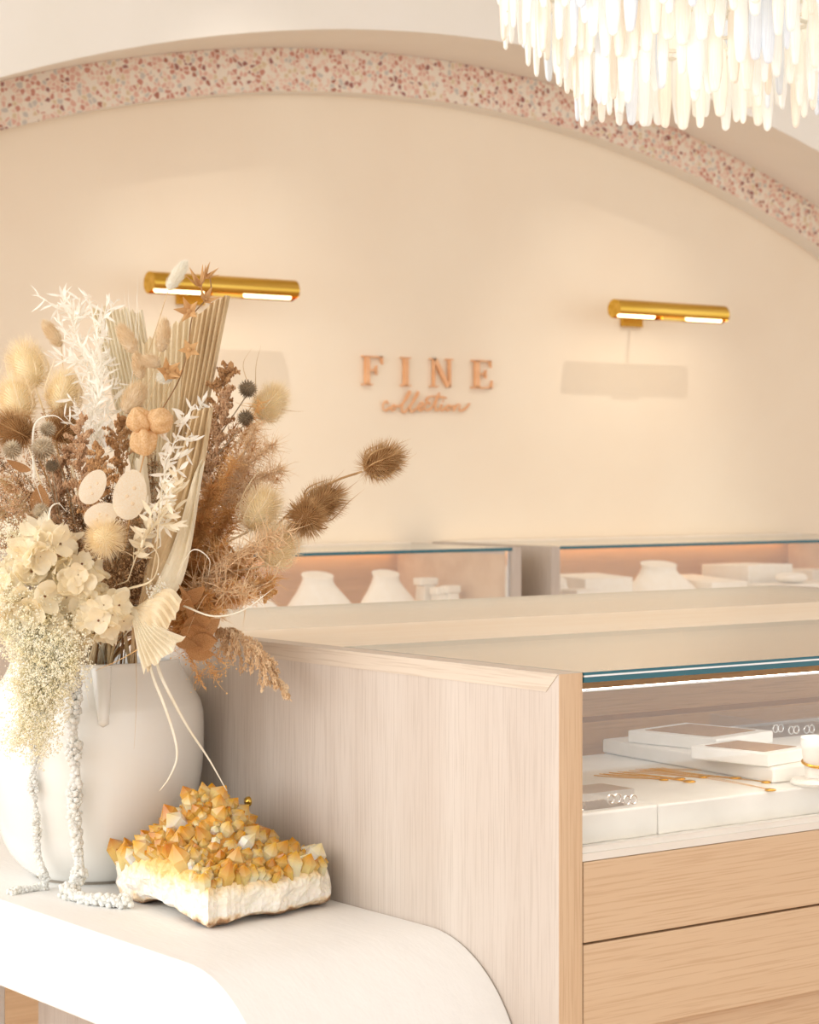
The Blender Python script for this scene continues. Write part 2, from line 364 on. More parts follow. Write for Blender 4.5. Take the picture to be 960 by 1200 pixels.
# chicken wire in the mouth
wire = MB(); wg = noisy('green_wire', (24,66,52), (40,84,66), 20, .5)
hs = .021
for a_ in range(-6, 7):
    for b_ in range(-7, 8):
        cxx = a_*hs*1.5; cyy = (b_+.5*(a_ % 2))*hs*1.732
        if math.hypot(cxx, cyy) > .095: continue
        hp = [Vector((VC.x+cxx+hs*math.cos(k*pi/3), VC.y+cyy+hs*math.sin(k*pi/3), VC.z+.305+.022*noise.noise(Vector((cxx*30, cyy*30, k)))-.8*math.hypot(cxx, cyy)**2)) for k in range(4)]
        for p, q in zip(hp, hp[1:]): wire.tube([p, q], .0009, 4)
wire.build('flower_mesh', wg, org=(VC.x, VC.y, VC.z+.3), label='green hexagonal wire mesh inside the vase mouth', cat='wire mesh')

# ------------------------------------------------------------------ citrine cluster
def citrine():
    poly = [(1.540,2.500),(1.60,2.512),(1.665,2.512),(1.765,2.538),(1.781,2.60),(1.780,2.67),(1.735,2.75),(1.68,2.785),(1.625,2.795),(1.572,2.800),(1.556,2.74),(1.548,2.62)]
    c = Vector((1.655, 2.66)); pk = Vector((1.665, 2.672))
    n = len(poly); per = []
    M = 84
    P2 = [Vector(p) for p in poly]
    lens = [(P2[(i+1) % n]-P2[i]).length for i in range(n)]; tot = sum(lens)
    for k in range(M):
        d = tot*k/M; i = 0
        while d > lens[i]: d -= lens[i]; i += 1
        p = P2[i].lerp(P2[(i+1) % n], d/lens[i]); per.append(p+Vector((noise.noise(Vector((p.x*60,p.y*60,0)))*.006, noise.noise(Vector((p.x*60,p.y*60,5)))*.006)))
    def hgt(p):
        d = p-pk
        u = d.dot(Vector((.80,-.60)))+.012; v = d.dot(Vector((.60,.80)))      # across / away from the photo's viewpoint
        h = .056 + .088*math.exp(-((abs(u)/(.064 if u > 0 else .064))**2.2) - (v/.115)**2)
        h += .014*math.exp(-((u+.055)**2+(v+.03)**2)/.0014) + .012*math.exp(-((u-.085)**2+(v+.05)**2)/.002)
        h += .010*noise.noise(Vector((p.x*26, p.y*26, 3)))
        if v > .1: h -= .012
        return h
    rings = []
    def bot(p): return .001+.017*max(0, noise.noise(Vector((p.x*14+1.7, p.y*14+.4, 1)))+.25)
    def ring(s, zf, amp):
        r_ = []
        for k, p in enumerate(per):
            q = c+(p-c)*s; z = zf(q)
            nv = (noise.noise(Vector((q.x*90, q.y*90, z*90)))+1.1*noise.noise(Vector((q.x*34, q.y*34, z*34))))*amp
            dd = (q-c).normalized(); r_.append(Vector((q.x+dd.x*nv, q.y+dd.y*nv, BZ+max(0.0008, z))))
        return r_
    rings.append(ring(.55, lambda q: bot(q)+.006, .001))
    rings.append(ring(.92, lambda q: bot(q), .002))
    rings.append(ring(1.0, lambda q: bot(q)+.006, .004))
    for f_ in (.25, .45, .62, .8): rings.append(ring(1.0+.012*math.sin(f_*3), lambda q, f_=f_: bot(q)+.006+(hgt(q)*.82-.006)*f_, .006))
    rings.append(ring(.975, lambda q: hgt(q)*.92, .005))
    for s in (.9, .8, .7, .6, .48, .36, .24, .12): rings.append(ring(s, hgt, .002))
    vs = [v for r_ in rings for v in r_]; fs = []
    for i in range(len(rings)-1):
        for k in range(M): fs.append((i*M+k, i*M+(k+1) % M, (i+1)*M+(k+1) % M, (i+1)*M+k))
    vs.append(Vector((c.x, c.y, BZ+hgt(c)))); t = len(vs)-1; L0 = (len(rings)-1)*M
    for k in range(M): fs.append((L0+k, L0+(k+1) % M, t))
    fs.append(tuple(range(M))[::-1])
    # rock material: brown skin below, white quartz, amber above (by height over the bench)
    m, nn, L, b = nt('citrine_matrix'); tc = nn.new('ShaderNodeTexCoord'); sx = nn.new('ShaderNodeSeparateXYZ'); L.new(tc.outputs['Object'], sx.inputs[0])
    no = nn.new('ShaderNodeTexNoise'); no.inputs['Scale'].default_value = 45; no.inputs['Detail'].default_value = 6; L.new(tc.outputs['Object'], no.inputs['Vector'])
    ad = nn.new('ShaderNodeMath'); ad.operation = 'MULTIPLY_ADD'; L.new(no.outputs['Fac'], ad.inputs[0]); ad.inputs[1].default_value = .035; L.new(sx.outputs['Z'], ad.inputs[2])
    mr = nn.new('ShaderNodeMapRange'); mr.inputs['From Min'].default_value = .017; mr.inputs['From Max'].default_value = .117; L.new(ad.outputs[0], mr.inputs[0])
    r_ = ramp(nn, [(0, lin((112,80,52))), (.075, lin((176,132,90))), (.11, lin((238,214,178))), (.17, lin((248,240,228))), (.42, lin((250,240,220))), (.60, lin((242,208,140))), (.85, lin((226,166,70)))])
    L.new(mr.outputs[0], r_.inputs[0]); L.new(r_.outputs[0], b.inputs['Base Color']); b.inputs['Roughness'].default_value = .32; b.inputs['Subsurface Weight'].default_value = .25; b.inputs['Subsurface Radius'].default_value = (.02,.014,.008)
    bp = nn.new('ShaderNodeBump'); bp.inputs['Strength'].default_value = .7; bp.inputs['Distance'].default_value = .004
    n2 = nn.new('ShaderNodeTexVoronoi'); n2.inputs['Scale'].default_value = 130; L.new(tc.outputs['Object'], n2.inputs['Vector']); L.new(n2.outputs['Distance'], bp.inputs['Height']); L.new(bp.outputs[0], b.inputs['Normal'])
    root = thing('citrine_cluster', (c.x, c.y, BZ), 'large amber citrine crystal cluster on white quartz beside the vase', 'crystal')
    MB().add(vs, fs).build('quartz_matrix', m, root, label='rough white quartz with brown underside')
    # crystals
    mats = []
    for nm, lo, hi in (('citrine_amber', (246,212,140), (224,150,30)), ('citrine_honey', (250,234,190), (234,174,66)), ('citrine_pale', (253,248,236), (248,222,164)), ('citrine_deep', (234,186,96), (198,122,18))):
        m, nn, L, b = nt(nm); tc = nn.new('ShaderNodeTexCoord'); sx = nn.new('ShaderNodeSeparateXYZ'); L.new(tc.outputs['Object'], sx.inputs[0])
        rr = ramp(nn, [(.25, lin(lo)), (.85, lin(hi))]); L.new(sx.outputs['Z'], rr.inputs[0]); L.new(rr.outputs[0], b.inputs['Base Color'])
        b.inputs['Roughness'].default_value = .06; b.inputs['Transmission Weight'].default_value = .2; b.inputs['IOR'].default_value = 1.5
        b.inputs['Subsurface Weight'].default_value = .4; b.inputs['Subsurface Radius'].default_value = (.8,.45,.15); mats.append(m)
    meshes = []
    for q in range(8):                        # unit six-sided points
        rr = random.Random(q); g = MB(); vs = []
        for z_, s_ in ((-.6, .8), (rr.uniform(.35,.55), 1.0)):
            for k in range(6): vs.append((s_*math.cos(k*pi/3)*rr.uniform(.85,1.15), s_*math.sin(k*pi/3)*rr.uniform(.85,1.15), z_+(rr.uniform(-.1,.1) if z_ > 0 else 0)))
        vs.append((rr.uniform(-.25,.25), rr.uniform(-.25,.25), 1.0))
        g.add(vs, [(k, (k+1) % 6, 6+(k+1) % 6, 6+k) for k in range(6)]+[(6+k, 6+(k+1) % 6, 12) for k in range(6)])
        for mm in mats:
            me = bpy.data.meshes.new('crystal'); me.from_pydata(g.v, [], g.f); me.materials.append(mm); meshes.append(me)
    rr = random.Random(11); placed = []; tries = 0
    def inside(p):
        ins = False; j = M-1
        for i in range(M):
            a, b_ = per[i], per[j]
            if (a.y > p.y) != (b_.y > p.y) and p.x < (b_.x-a.x)*(p.y-a.y)/(b_.y-a.y)+a.x: ins = not ins
            j = i
        return ins
    while len(placed) < 290 and tries < 30000:
        tries += 1
        p = Vector((rr.uniform(1.53,1.79), rr.uniform(2.49,2.83)))
        if not inside(c+(p-c)*1.03): continue
        r0 = rr.choice([.0062,.0075,.009,.0105,.0125,.0145])
        if any((p-q).length < (r0+q2)*.66 for q, q2 in placed): continue
        placed.append((p, r0))
        gx = (hgt(p+Vector((.006,0)))-hgt(p-Vector((.006,0))))/.012; gy = (hgt(p+Vector((0,.006)))-hgt(p-Vector((0,.006))))/.012
        nrm = Vector((-gx*.8, -gy*.8, 1)).normalized(); out = (p-c)
        nrm = (nrm+Vector((out.x, out.y, 0))*2.0+Vector((rr.uniform(-.35,.35), rr.uniform(-.35,.35), 0))).normalized()
        o = bpy.data.objects.new('crystal', meshes[4*rr.randrange(8)+rr.choice([0,0,0,1,1,2,3,3])]); link(o, root)
        hh = r0*rr.uniform(1.5,2.4)
        o.matrix_basis = Matrix.Translation((p.x-c.x, p.y-c.y, hgt(p)-.001)) @ basis(nrm).to_4x4() @ Matrix.Rotation(rr.uniform(0,6), 4, 'Z') @ Matrix.Diagonal((r0, r0, hh, 1))
citrine()
#FLORA#
# ------------------------------------------------------------------ dried flowers
def fm(name, c1, c2, scale=60, trans=.15, rough=.75, stretch=(1,1,1)): return noisy(name, c1, c2, scale, rough, 0, 3, stretch, trans, spec=.25)
f_straw = fm('dry_stem', (206,176,128), (230,204,162)); f_brown = fm('brown_teasel', (186,144,94), (224,188,138), trans=.3); f_bcore = fm('brown_teasel_core', (136,96,56), (168,126,80))
f_pale = fm('pale_teasel', (252,238,208), (254,246,228), trans=.55); f_pcore = fm('pale_teasel_core', (248,228,182), (253,240,206))
f_bunny = fm('bunny_tail', (238,216,178), (250,236,210), trans=.4); f_bunnyw = fm('bunny_tail_white', (248,242,228), (254,252,244), trans=.4)
f_glo = fm('globe_thistle', (168,146,118), (222,206,178)); f_glod = fm('globe_thistle_dark', (124,106,84), (168,148,120))
f_white = fm('bleached_leaf', (250,244,230), (254,252,245), trans=.4); f_cream = fm('cream_leaf', (242,228,198), (251,243,222), trans=.4)
f_palm = noisy('dried_palm', (230,208,168), (246,232,202), 60, .7, .1, 4, (1,1,.1), .22, spec=.3); f_palmd = noisy('dried_palm_dark', (200,170,126), (232,208,168), 60, .7, .1, 4, (1,1,.1), .18, spec=.3)
f_palml = noisy('dried_palm_light', (240,226,196), (251,242,220), 60, .7, .1, 4, (1,1,.1), .25, spec=.3)
f_mill = fm('brown_millet', (180,130,82), (220,176,126), 90, .25); f_mill2 = fm('rosy_millet', (196,150,110), (232,196,156), 90, .25)
f_fern = fm('golden_fern', (234,188,118), (254,228,174), 40, .5); f_fernd = fm('brown_fern', (196,142,80), (232,186,124), 40, .45)
f_hyd = fm('cream_hydrangea', (255,240,206), (255,249,230), 25, .5); f_hydc = fm('hydrangea_eye', (120,76,52), (150,104,74))
f_gyp = fm('cream_gypsophila', (255,250,230), (255,254,248), 60, .6); f_ama = fm('white_amaranth', (254,252,244), (255,255,252), 60, .35)
f_phys = fm('papery_lantern', (222,182,126), (244,216,174), 14, .4); f_star = fm('tan_star_pod', (196,148,92), (230,190,138), 60, .25)
f_leaf = fm('brown_leaf', (172,122,76), (210,164,116), 40, .25); f_reed = fm('beige_reed', (236,204,158), (251,232,200), 90, .4)
f_disc = fm('lunaria_disc', (248,232,202), (253,245,228), 18, .45); f_twig = fm('dark_twig', (126,92,60), (170,130,90))
f_raff = fm('pale_raffia', (246,236,214), (253,248,234), 30, .3); f_statice = fm('brown_statice', (180,136,92), (234,200,158), 70, .2)

RIM = VC+Vector((0, 0, .318))
def root_of(head, k=.05):
    d = Vector((head.x-VC.x, head.y-VC.y, 0)); d = d.normalized()*min(d.length, 1) if d.length > 1e-4 else Vector((0,0,0))
    a = Vector((VC.x+R.uniform(-.03,.03)-d.x*.03, VC.y+R.uniform(-.03,.03)-d.y*.03, VC.z+R.uniform(.10,.16)))
    b = RIM+d*R.uniform(.03,.085)+Vector((R.uniform(-.02,.02), R.uniform(-.02,.02), 0))
    return a, b
def stem_path(head, via=None):
    a, b = root_of(head)
    if via is None:
        L_ = (head-b).length
        mid = b.lerp(head, .5)+Vector((0,0,.12*L_))+rv(.01)
        return spline([a, b, mid, head], 6)
    return spline([a, b]+via+[head], 6)
def flower(name, head, label, cat, group, r_=.0014, mat=None, via=None, stem=True, sm=None):
    pth = stem_path(head, via)
    root = thing(name, pth[0], label, cat, group)
    if stem: MB().tube(pth, lambda t: r_*(1.15-.3*t), 5).build('stem', mat or f_straw, root)
    return root
Zm = 3.343
WPP = Zm/F_PX                                  # metres per photo pixel at the bouquet

def teasel(cx_, cy_, ang, Lp, Wp, Z, m1, m2, lean=0, lb='', stemv=None, nsp=620, slen=.36, group=None, bracts=6, face=False):
    c = P(cx_, cy_, Z); s = Z/F_PX
    ax = (RT*math.cos(math.radians(ang))+UP*math.sin(math.radians(ang)))
    ax = (ax*(.35 if face else 1)-FW*(1 if face else lean)).normalized()
    hl = Lp*s/2*(.8 if face else .78); hw = Wp*s/2*.66
    base = c-ax*hl
    root = flower('teasel_head', base-ax*.004, lb, 'teasel', group, .0019, m1, stemv)
    B = basis(ax); mb = MB(); n_ = 12; vs = []; rows = 9
    for i in range(rows):
        b_ = -pi/2+pi*i/(rows-1)
        for k in range(n_): vs.append(c+B @ Vector((hw*math.cos(b_)*math.cos(2*pi*k/n_), hw*math.cos(b_)*math.sin(2*pi*k/n_), hl*math.sin(b_))))
    mb.add(vs, [(i*n_+k, i*n_+(k+1) % n_, (i+1)*n_+(k+1) % n_, (i+1)*n_+k) for i in range(rows-1) for k in range(n_)])
    mb.build('cone', m2, root, smooth=True)
    mb = MB()
    for d in fib(nsp):
        p = c+B @ Vector((hw*d.x, hw*d.y, hl*d.z)); nr = B @ Vector((d.x/hw, d.y/hw, d.z/hl)).normalized()
        dr = (nr+ax*.55+rdir()*.12).normalized()
        l = Wp*s*slen*R.uniform(.75,1.15)
        mb.blade(p-nr*.001, p+dr*l, rdir().cross(dr).normalized()*.0006)
    mb.build('spines', m1, root, kind='stuff')
    mb = MB()
    for k in range(bracts):
        a = 2*pi*k/bracts+R.uniform(-.3,.3); o_ = B @ Vector((math.cos(a), math.sin(a), 0)); l = Lp*s*R.uniform(.6,1.25)
        p0 = base; p1 = base+o_*hw*1.5+ax*l*.25; p2 = base+o_*hw*1.35+ax*l*.7+rdir()*.006; p3 = base+o_*hw*R.uniform(.4,1.6)+ax*l
        mb.tube(spline([p0, p1, p2, p3], 5), lambda t: .0015*(1.05-t), 4)
    if bracts: mb.build('bracts', m1, root)
    return root
GT = 'teasel heads in the dried bouquet'
v1 = [P(255, 690, 3.26), P(330, 610, 3.22), P(385, 568, 3.2)]
teasel(447, 541, 27, 56, 44, 3.2, f_brown, f_bcore, 0, 'brown spiny teasel reaching furthest out from the bouquet on its own stem', v1, group=GT)
teasel(377, 589, 33, 60, 46, 3.2, f_brown, f_bcore, .1, 'brown teasel overlapping a rounder teasel below the outermost one', [P(250, 700, 3.26), P(315, 640, 3.22)], group=GT)
teasel(359, 607, -20, 48, 46, 3.14, f_brown, f_bcore, 0, 'round brown teasel seen end-on, overlapping a longer one', [P(245, 710, 3.24), P(310, 645, 3.2)], group=GT, face=True)
teasel(33, 430, 110, 64, 48, 3.42, f_pale, f_pcore, 0, 'pale yellow teasel standing above the other pale teasels', group=GT)
teasel(20, 470, 100, 60, 48, 3.36, f_pale, f_pcore, .1, 'pale yellow teasel just above the large brown teasel', group=GT)
teasel(74, 462, 75, 58, 46, 3.36, f_pale, f_pcore, .1, 'pale yellow teasel next to the white plume', group=GT)
teasel(17, 505, 150, 50, 48, 3.24, f_brown, f_bcore, .4, 'large brown teasel beside the globe thistles', group=GT)
teasel(75, 502, 60, 44, 42, 3.34, f_brown, f_bcore, .2, 'brown teasel half hidden behind the globe thistles', group=GT)
teasel(304, 599, 62, 64, 50, 3.2, f_pale, f_pcore, .25, 'large cream teasel ringed by curling bracts', group=GT, bracts=9)
teasel(326, 642, 55, 58, 48, 3.17, f_pale, f_pcore, .2, 'cream teasel with looping bracts lowest on the golden side', group=GT, bracts=9)
teasel(316, 474, 55, 52, 40, 3.4, f_pale, f_pcore, 0, 'small yellow teasel beside the brown millet', group=GT)
teasel(123, 630, 60, 46, 46, 3.08, f_pale, f_pcore, 0, 'cream teasel seen end-on above the hydrangea', group=GT, face=True)

def bunny(cx_, cy_, ang, Lp, Wp, Z, m, lb, dens=520):
    c = P(cx_, cy_, Z); s = Z/F_PX; ax = (RT*math.cos(math.radians(ang))+UP*math.sin(math.radians(ang)))
    hl, hw = Lp*s/2*.85, Wp*s/2*.62; B = basis(ax)
    root = flower('bunny_tail_grass', c-ax*hl, lb, 'dried grass', 'bunny tail heads in the dried bouquet', .0008, f_straw)
    mb = MB(); n_ = 10; vs = []; rows = 8
    for i in range(rows):
        b_ = -pi/2+pi*i/(rows-1); q = hw*math.cos(b_)*(1-.25*math.sin(b_))
        for k in range(n_): vs.append(c+B @ Vector((q*math.cos(2*pi*k/n_), q*math.sin(2*pi*k/n_), hl*math.sin(b_))))
    mb.add(vs, [(i*n_+k, i*n_+(k+1) % n_, (i+1)*n_+(k+1) % n_, (i+1)*n_+k) for i in range(rows-1) for k in range(n_)])
    for d in fib(dens):
        p = c+B @ Vector((hw*d.x, hw*d.y, hl*d.z)); nr = B @ d
        dr = (nr*.6+ax*.9+rdir()*.3).normalized()
        mb.blade(p, p+dr*Wp*s*R.uniform(.2,.36), rdir().cross(dr).normalized()*.0005)
    mb.build('tuft', m, root, kind='stuff')
bunny(207, 324, 58, 44, 20, 3.36, f_bunnyw, 'white bunny tail held highest, in front of the brass lamp')
bunny(191, 394, 85, 44, 22, 3.26, f_bunny, 'tall beige bunny tail standing against the palm fans')
bunny(150, 398, 122, 42, 24, 3.26, f_bunny, 'beige bunny tail leaning towards the white plume')
bunny(163, 430, 100, 34, 20, 3.22, f_bunny, 'slim beige bunny tail between palm fan and seed pods')
bunny(179, 424, 160, 24, 20, 3.2, f_bunny, 'small round bunny tail beside the star pods')
bunny(196, 440, 200, 22, 20, 3.18, f_bunnyw, 'round whitish bunny tail inside a star pod')
bunny(156, 468, 60, 44, 34, 3.24, f_bunny, 'broad beige bunny tail above the papery lanterns')
bunny(62, 392, 125, 40, 20, 3.4, f_bunny, 'dull beige bunny tail peeping out between pale teasels and white plume')
bunny(112, 560, 80, 40, 30, 3.2, f_bunny, 'soft beige bunny tail behind the pale seed discs')

def globe(cx_, cy_, rp, Z, m, lb, n_=130):
    c = P(cx_, cy_, Z); r_ = rp*Z/F_PX
    root = flower('globe_thistle', c-UP*r_*.5, lb, 'thistle', 'globe thistles in the dried bouquet', .0012, f_glo)
    mb = MB(); mb.ico(c, r_*.62)
    for d in fib(n_):
        p = c+d*r_*.55; w_ = d.orthogonal().normalized()*r_*.085
        mb.blade(p, c+d*r_*R.uniform(.95,1.12), w_)
    mb.build('globe', m, root, kind='stuff')
globe(14, 527, 13, 3.16, f_glo, 'pale globe thistle right under the large brown teasel')
globe(50, 526, 16, 3.13, f_glo, 'largest grey globe thistle with hooked stem above it')
globe(56, 503, 11, 3.16, f_glo, 'small globe thistle above the largest one')
globe(61, 546, 9, 3.15, f_glod, 'small dark globe thistle below the largest one')
globe(48, 599, 11, 3.12, f_glo, 'globe thistle low among the froth, above hydrangea')
globe(290, 456, 12, 3.33, f_glod, 'dark globe thistle beside brown millet')
globe(288, 490, 11, 3.3, f_glod, 'dark globe thistle below the other dark one')

def leafmesh(name, mat, wid=.28, curl=.25):
    mb = MB(); n_ = 6; vs = []
    for i in range(n_+1):
        t = i/n_; w_ = wid*math.sin(pi*min(1, t*.96+.04))**.8*(1-.25*t); z_ = curl*t*t
        vs += [(-w_/2, t, z_+.06*w_), (0, t, z_-.05*w_), (w_/2, t, z_+.06*w_)]
    mb.add(vs, [q for i in range(n_) for q in ((i*3, i*3+1, i*3+4, i*3+3), (i*3+1, i*3+2, i*3+5, i*3+4))])
    me = bpy.data.meshes.new(name); me.from_pydata(mb.v, [], mb.f); me.materials.append(mat); me.polygons.foreach_set('use_smooth', [True]*len(mb.f)); return me
def put(root, me, pos, d, length, up=None, name=None):
    """one leaf object: its length axis along d, its face towards up"""
    d = d.normalized(); up = (up or rdir()); x = d.cross(up)
    if x.length < 1e-4: x = d.orthogonal()
    x.normalize(); z = x.cross(d); M3 = Matrix((x, d, z)).transposed()
    o = bpy.data.objects.new(name or me.name, me); link(o, root)
    o.matrix_basis = Matrix.Translation(pos-ORG[root.name]) @ M3.to_4x4() @ Matrix.Diagonal((length, length, length, 1)); return o
LW = [leafmesh('leaf', f_white, w_, c_) for w_, c_ in ((.34,.15),(.30,-.2),(.26,.35))]
LN = [leafmesh('leaf', f_white, w_, c_) for w_, c_ in ((.2,.3),(.16,-.3),(.22,.1))]
LC = [leafmesh('leaf', f_cream, w_, c_) for w_, c_ in ((.34,.15),(.30,-.2))]
def sprig(name, path, nl, ll, meshes, lb, cat, group, spread=.8, start=.2, mat=f_white, branches=0, bl=.03):
    pts = [P(*q) for q in path]
    root = flower(name, pts[0], lb, cat, group, .0011, mat)
    q = spline(pts, 6); mb = MB(); mb.tube(q, .0009, 4); segs = [(q, 1.0)]
    for b_ in range(branches):
        i_ = int((start+(1-start)*b_/branches)*(len(q)-2)); t = (q[i_+1]-q[i_]).normalized()
        d = (t*.6+rdir()*.9).normalized(); bq = bez(q[i_], q[i_]+d*bl*.5, q[i_]+d*bl+t*bl*.4, 4); mb.tube(bq, .0006, 4); segs.append((bq, .6))
    mb.build('twig', mat, root)
    tot = sum(w_ for _, w_ in segs)
    for sg, w_ in segs:
        k_ = max(2, int(nl*(1 if len(segs) == 1 else (.35 if sg is q else .65/max(1, branches)))))
        for j in range(k_):
            f_ = (start if sg is q else .2)+(1-(start if sg is q else .2))*(j+R.random())/k_; x = min(len(sg)-2, int(f_*(len(sg)-1)))
            p = sg[x].lerp(sg[x+1], f_*(len(sg)-1)-x); t = (sg[x+1]-sg[x]).normalized()
            d = (t*(1.0-spread*.4)+rdir()*spread).normalized()
            put(root, R.choice(meshes), p, d, ll*R.uniform(.7,1.2), -FW+rdir()*.9)
    return root
sprig('bleached_ruscus', [(122,560,3.28),(112,480,3.3),(96,410,3.34),(72,345,3.38)], 330, .023, LN, 'feathery white bleached plume rising tallest beside the palm fan', 'bleached foliage', 'white sprigs in the dried bouquet', .9, .12, branches=26, bl=.046)
sprig('bleached_ruscus', [(125,590,3.3),(106,500,3.26),(120,440,3.28),(104,345,3.34)], 280, .022, LN, 'second feathery white plume entwined with the tallest plume', 'bleached foliage', 'white sprigs in the dried bouquet', .9, .15, branches=22, bl=.042)
sprig('bleached_ruscus', [(188,640,3.1),(188,590,3.08),(200,530,3.08),(225,476,3.1)], 130, .019, LW, 'white pointed-leaf sprig lying over the long palm blade', 'bleached foliage', 'white sprigs in the dried bouquet', .9, .1, branches=12, bl=.024)
sprig('bleached_ruscus', [(150,680,3.12),(165,640,3.08),(190,600,3.07),(208,560,3.07)], 70, .024, LC, 'cream pointed-leaf sprig beneath the white one on the palm blade', 'bleached foliage', 'white sprigs in the dried bouquet', .9, .2, mat=f_cream, branches=8, bl=.03)
sprig('bleached_ruscus', [(215,560,3.2),(222,530,3.2),(230,490,3.2),(238,470,3.2)], 26, .017, LW, 'small white sprig tip behind the pointed-leaf sprig', 'bleached foliage', 'white sprigs in the dried bouquet', .9, .3)

def wisps(ptsl, lb, mat=f_white, r_=.0007, group='fine grass wisps'):
    c = P(*ptsl[0][-1]); root = flower('grass_wisp', P(*ptsl[0][0]), lb, 'dried grass', group, .0008, mat)
    mb = MB()
    for pl in ptsl: mb.tube(spline([P(*q) for q in pl], 6), lambda t: r_*(1.1-t), 4)
    mb.build('blades', mat, root)
wisps([[(158,420,3.34),(152,370,3.36),(150,335,3.38)], [(158,420,3.34),(160,365,3.36),(162,322,3.38)], [(158,420,3.34),(163,380,3.36),(160,345,3.38)], [(158,420,3.34),(150,380,3.36),(145,340,3.38)]], 'thin white grass wisps sticking up between the palm fans')
wisps([[(300,470,3.4),(285,430,3.42),(295,408,3.42)], [(300,470,3.4),(300,430,3.4),(306,405,3.4)], [(330,480,3.38),(345,482,3.38),(358,482,3.38)]], 'thin straw wisps curling above the small yellow teasel', f_straw)
wisps([[(40,560,3.14),(40,500,3.14),(62,487,3.13),(80,498,3.12)], [(60,640,3.1),(58,600,3.1),(68,590,3.1),(78,600,3.1)]], 'hooked white grass stems curling over the globe thistles', f_white, .0018)

# pleated palm fans
def palm(name, base, left, right, lb, nple=12, mat=f_palm, depth=.006, cut=None, ragged=.02, sag=0.0):
    b0 = P(*base); l = [P(*q) for q in left]; r_ = [P(*q) for q in right]
    root = flower(name, b0, lb, 'dried palm', 'pleated palm fans in the dried bouquet', .003, mat)
    rows = 10; L_ = spline([b0-RT*.003]+l, rows); Rr = spline([b0+RT*.003]+r_, rows)
    n1 = min(len(L_), len(Rr)); L_ = [L_[int(i*(len(L_)-1)/(n1-1))] for i in range(n1)]; Rr = [Rr[int(i*(len(Rr)-1)/(n1-1))] for i in range(n1)]
    cols = nple*2+1; vs = []; rg = [R.uniform(-ragged, ragged) for _ in range(cols)]
    for i in range(n1):
        t = i/(n1-1)
        for j in range(cols):
            u = j/(cols-1); p = L_[i].lerp(Rr[i], u)
            wdt = (Rr[i]-L_[i]).length
            p = p-FW*(depth*(1 if j % 2 else -1)*min(1, .2+t*1.2)*min(1, wdt/.03)) - FW*(.012*math.sin(pi*u))*t
            if i == n1-1: p = p+(L_[-1]-L_[-2]).normalized()*rg[j]
            vs.append(p)
    mb = MB().add(vs, [(i*cols+j, i*cols+j+1, (i+1)*cols+j+1, (i+1)*cols+j) for i in range(n1-1) for j in range(cols-1)])
    o = mb.build('fan', mat, root); so = o.modifiers.new('thickness', 'SOLIDIFY'); so.thickness = .0006
    return root
palm('palm_fan', (176,620,3.36), [(140,500,3.4),(106,360,3.44)], [(186,500,3.4),(168,366,3.44)], 'cut palm fan standing behind the white plume', 13, f_palml, .0028, ragged=.006)
palm('palm_fan', (182,640,3.34), [(168,500,3.38),(166,402,3.42)], [(214,520,3.36),(228,368,3.4)], 'cut palm fan in the middle behind the bunny tails', 9, f_palm, .003, ragged=.006)
palm('palm_fan', (178,720,3.31), [(196,560,3.35),(224,372,3.39)], [(222,580,3.33),(270,345,3.37)], 'tall brownish palm spear with narrow folds, tallest of the fans', 7, f_palmd, .0036, ragged=.004)
palm('palm_fan', (164,712,3.17), [(180,625,3.15),(206,550,3.16),(226,480,3.2)], [(204,662,3.12),(234,570,3.13),(250,478,3.18)], 'long pale palm blade with ragged side leaning over the golden fern', 4, f_palmd, .005, ragged=.006)
palm('palm_fan', (170,716,3.15), [(202,640,3.12),(226,560,3.13)], [(214,680,3.10),(240,540,3.12)], 'short pale palm strip lying beside the long blade', 3, f_palml, .0035, ragged=.012)
palm('palm_fan', (176,700,3.2), [(160,600,3.2),(158,540,3.2)], [(178,600,3.2),(170,530,3.2)], 'narrow pale palm strip behind the seed discs', 2, f_palml, .002, ragged=.004)
palm('palm_fan', (156,712,3.1), [(160,750,3.06),(174,790,3.05)], [(196,690,3.06),(214,704,3.05)], 'small open palm fan hanging over the vase rim', 9, f_palm, .003, ragged=.004)
palm('palm_fan', (156,714,3.09), [(160,755,3.05),(168,788,3.035)], [(188,735,3.04),(218,748,3.03)], 'small open palm fan spreading below its twin over the rim', 9, f_palml, .003, ragged=.004)

# grainy plumes (millet, reed)
def plume(name, path, wid, ng, mat, lb, group, gr=.0018, taper=True, drop=0.0, cat='dried grass', stemr=.0011, nbr=44):
    pts = [P(*q) for q in path]; root = flower(name, pts[0], lb, cat, group, stemr, mat)
    q = spline(pts, 8); tw = MB(); g = MB(); tw.tube(q, stemr*.7, 4)
    for b_ in range(nbr):
        f_ = (b_+R.random())/nbr; x = min(len(q)-2, int(f_*(len(q)-1))); t = (q[x+1]-q[x]).normalized()
        prf = (math.sin(pi*min(1, .12+f_*.9))**.7) if taper else 1
        d = rdir(); d = (d-t*d.dot(t)).normalized(); l = wid*prf*R.uniform(.5,1.15)
        e_ = q[x]+d*l+t*l*.9-UP*drop*l; bq = bez(q[x], q[x]+d*l*.4+t*l*.8, e_, 6); tw.tube(bq, .0004, 3)
        k_ = max(3, ng//nbr)
        for j in range(k_):
            u = R.random()**.7; y = min(5, int(u*6)); p = bq[y].lerp(bq[y+1], u*6-y)+rdir()*wid*.10
            g.ball(p, gr*R.uniform(.6,1.25), sq=(R.uniform(.7,1), R.uniform(.7,1), R.uniform(1,1.7)))
    tw.build('branches', mat, root); g.build('grains', mat, root, kind='stuff'); return root
GM = 'grainy plumes in the dried bouquet'
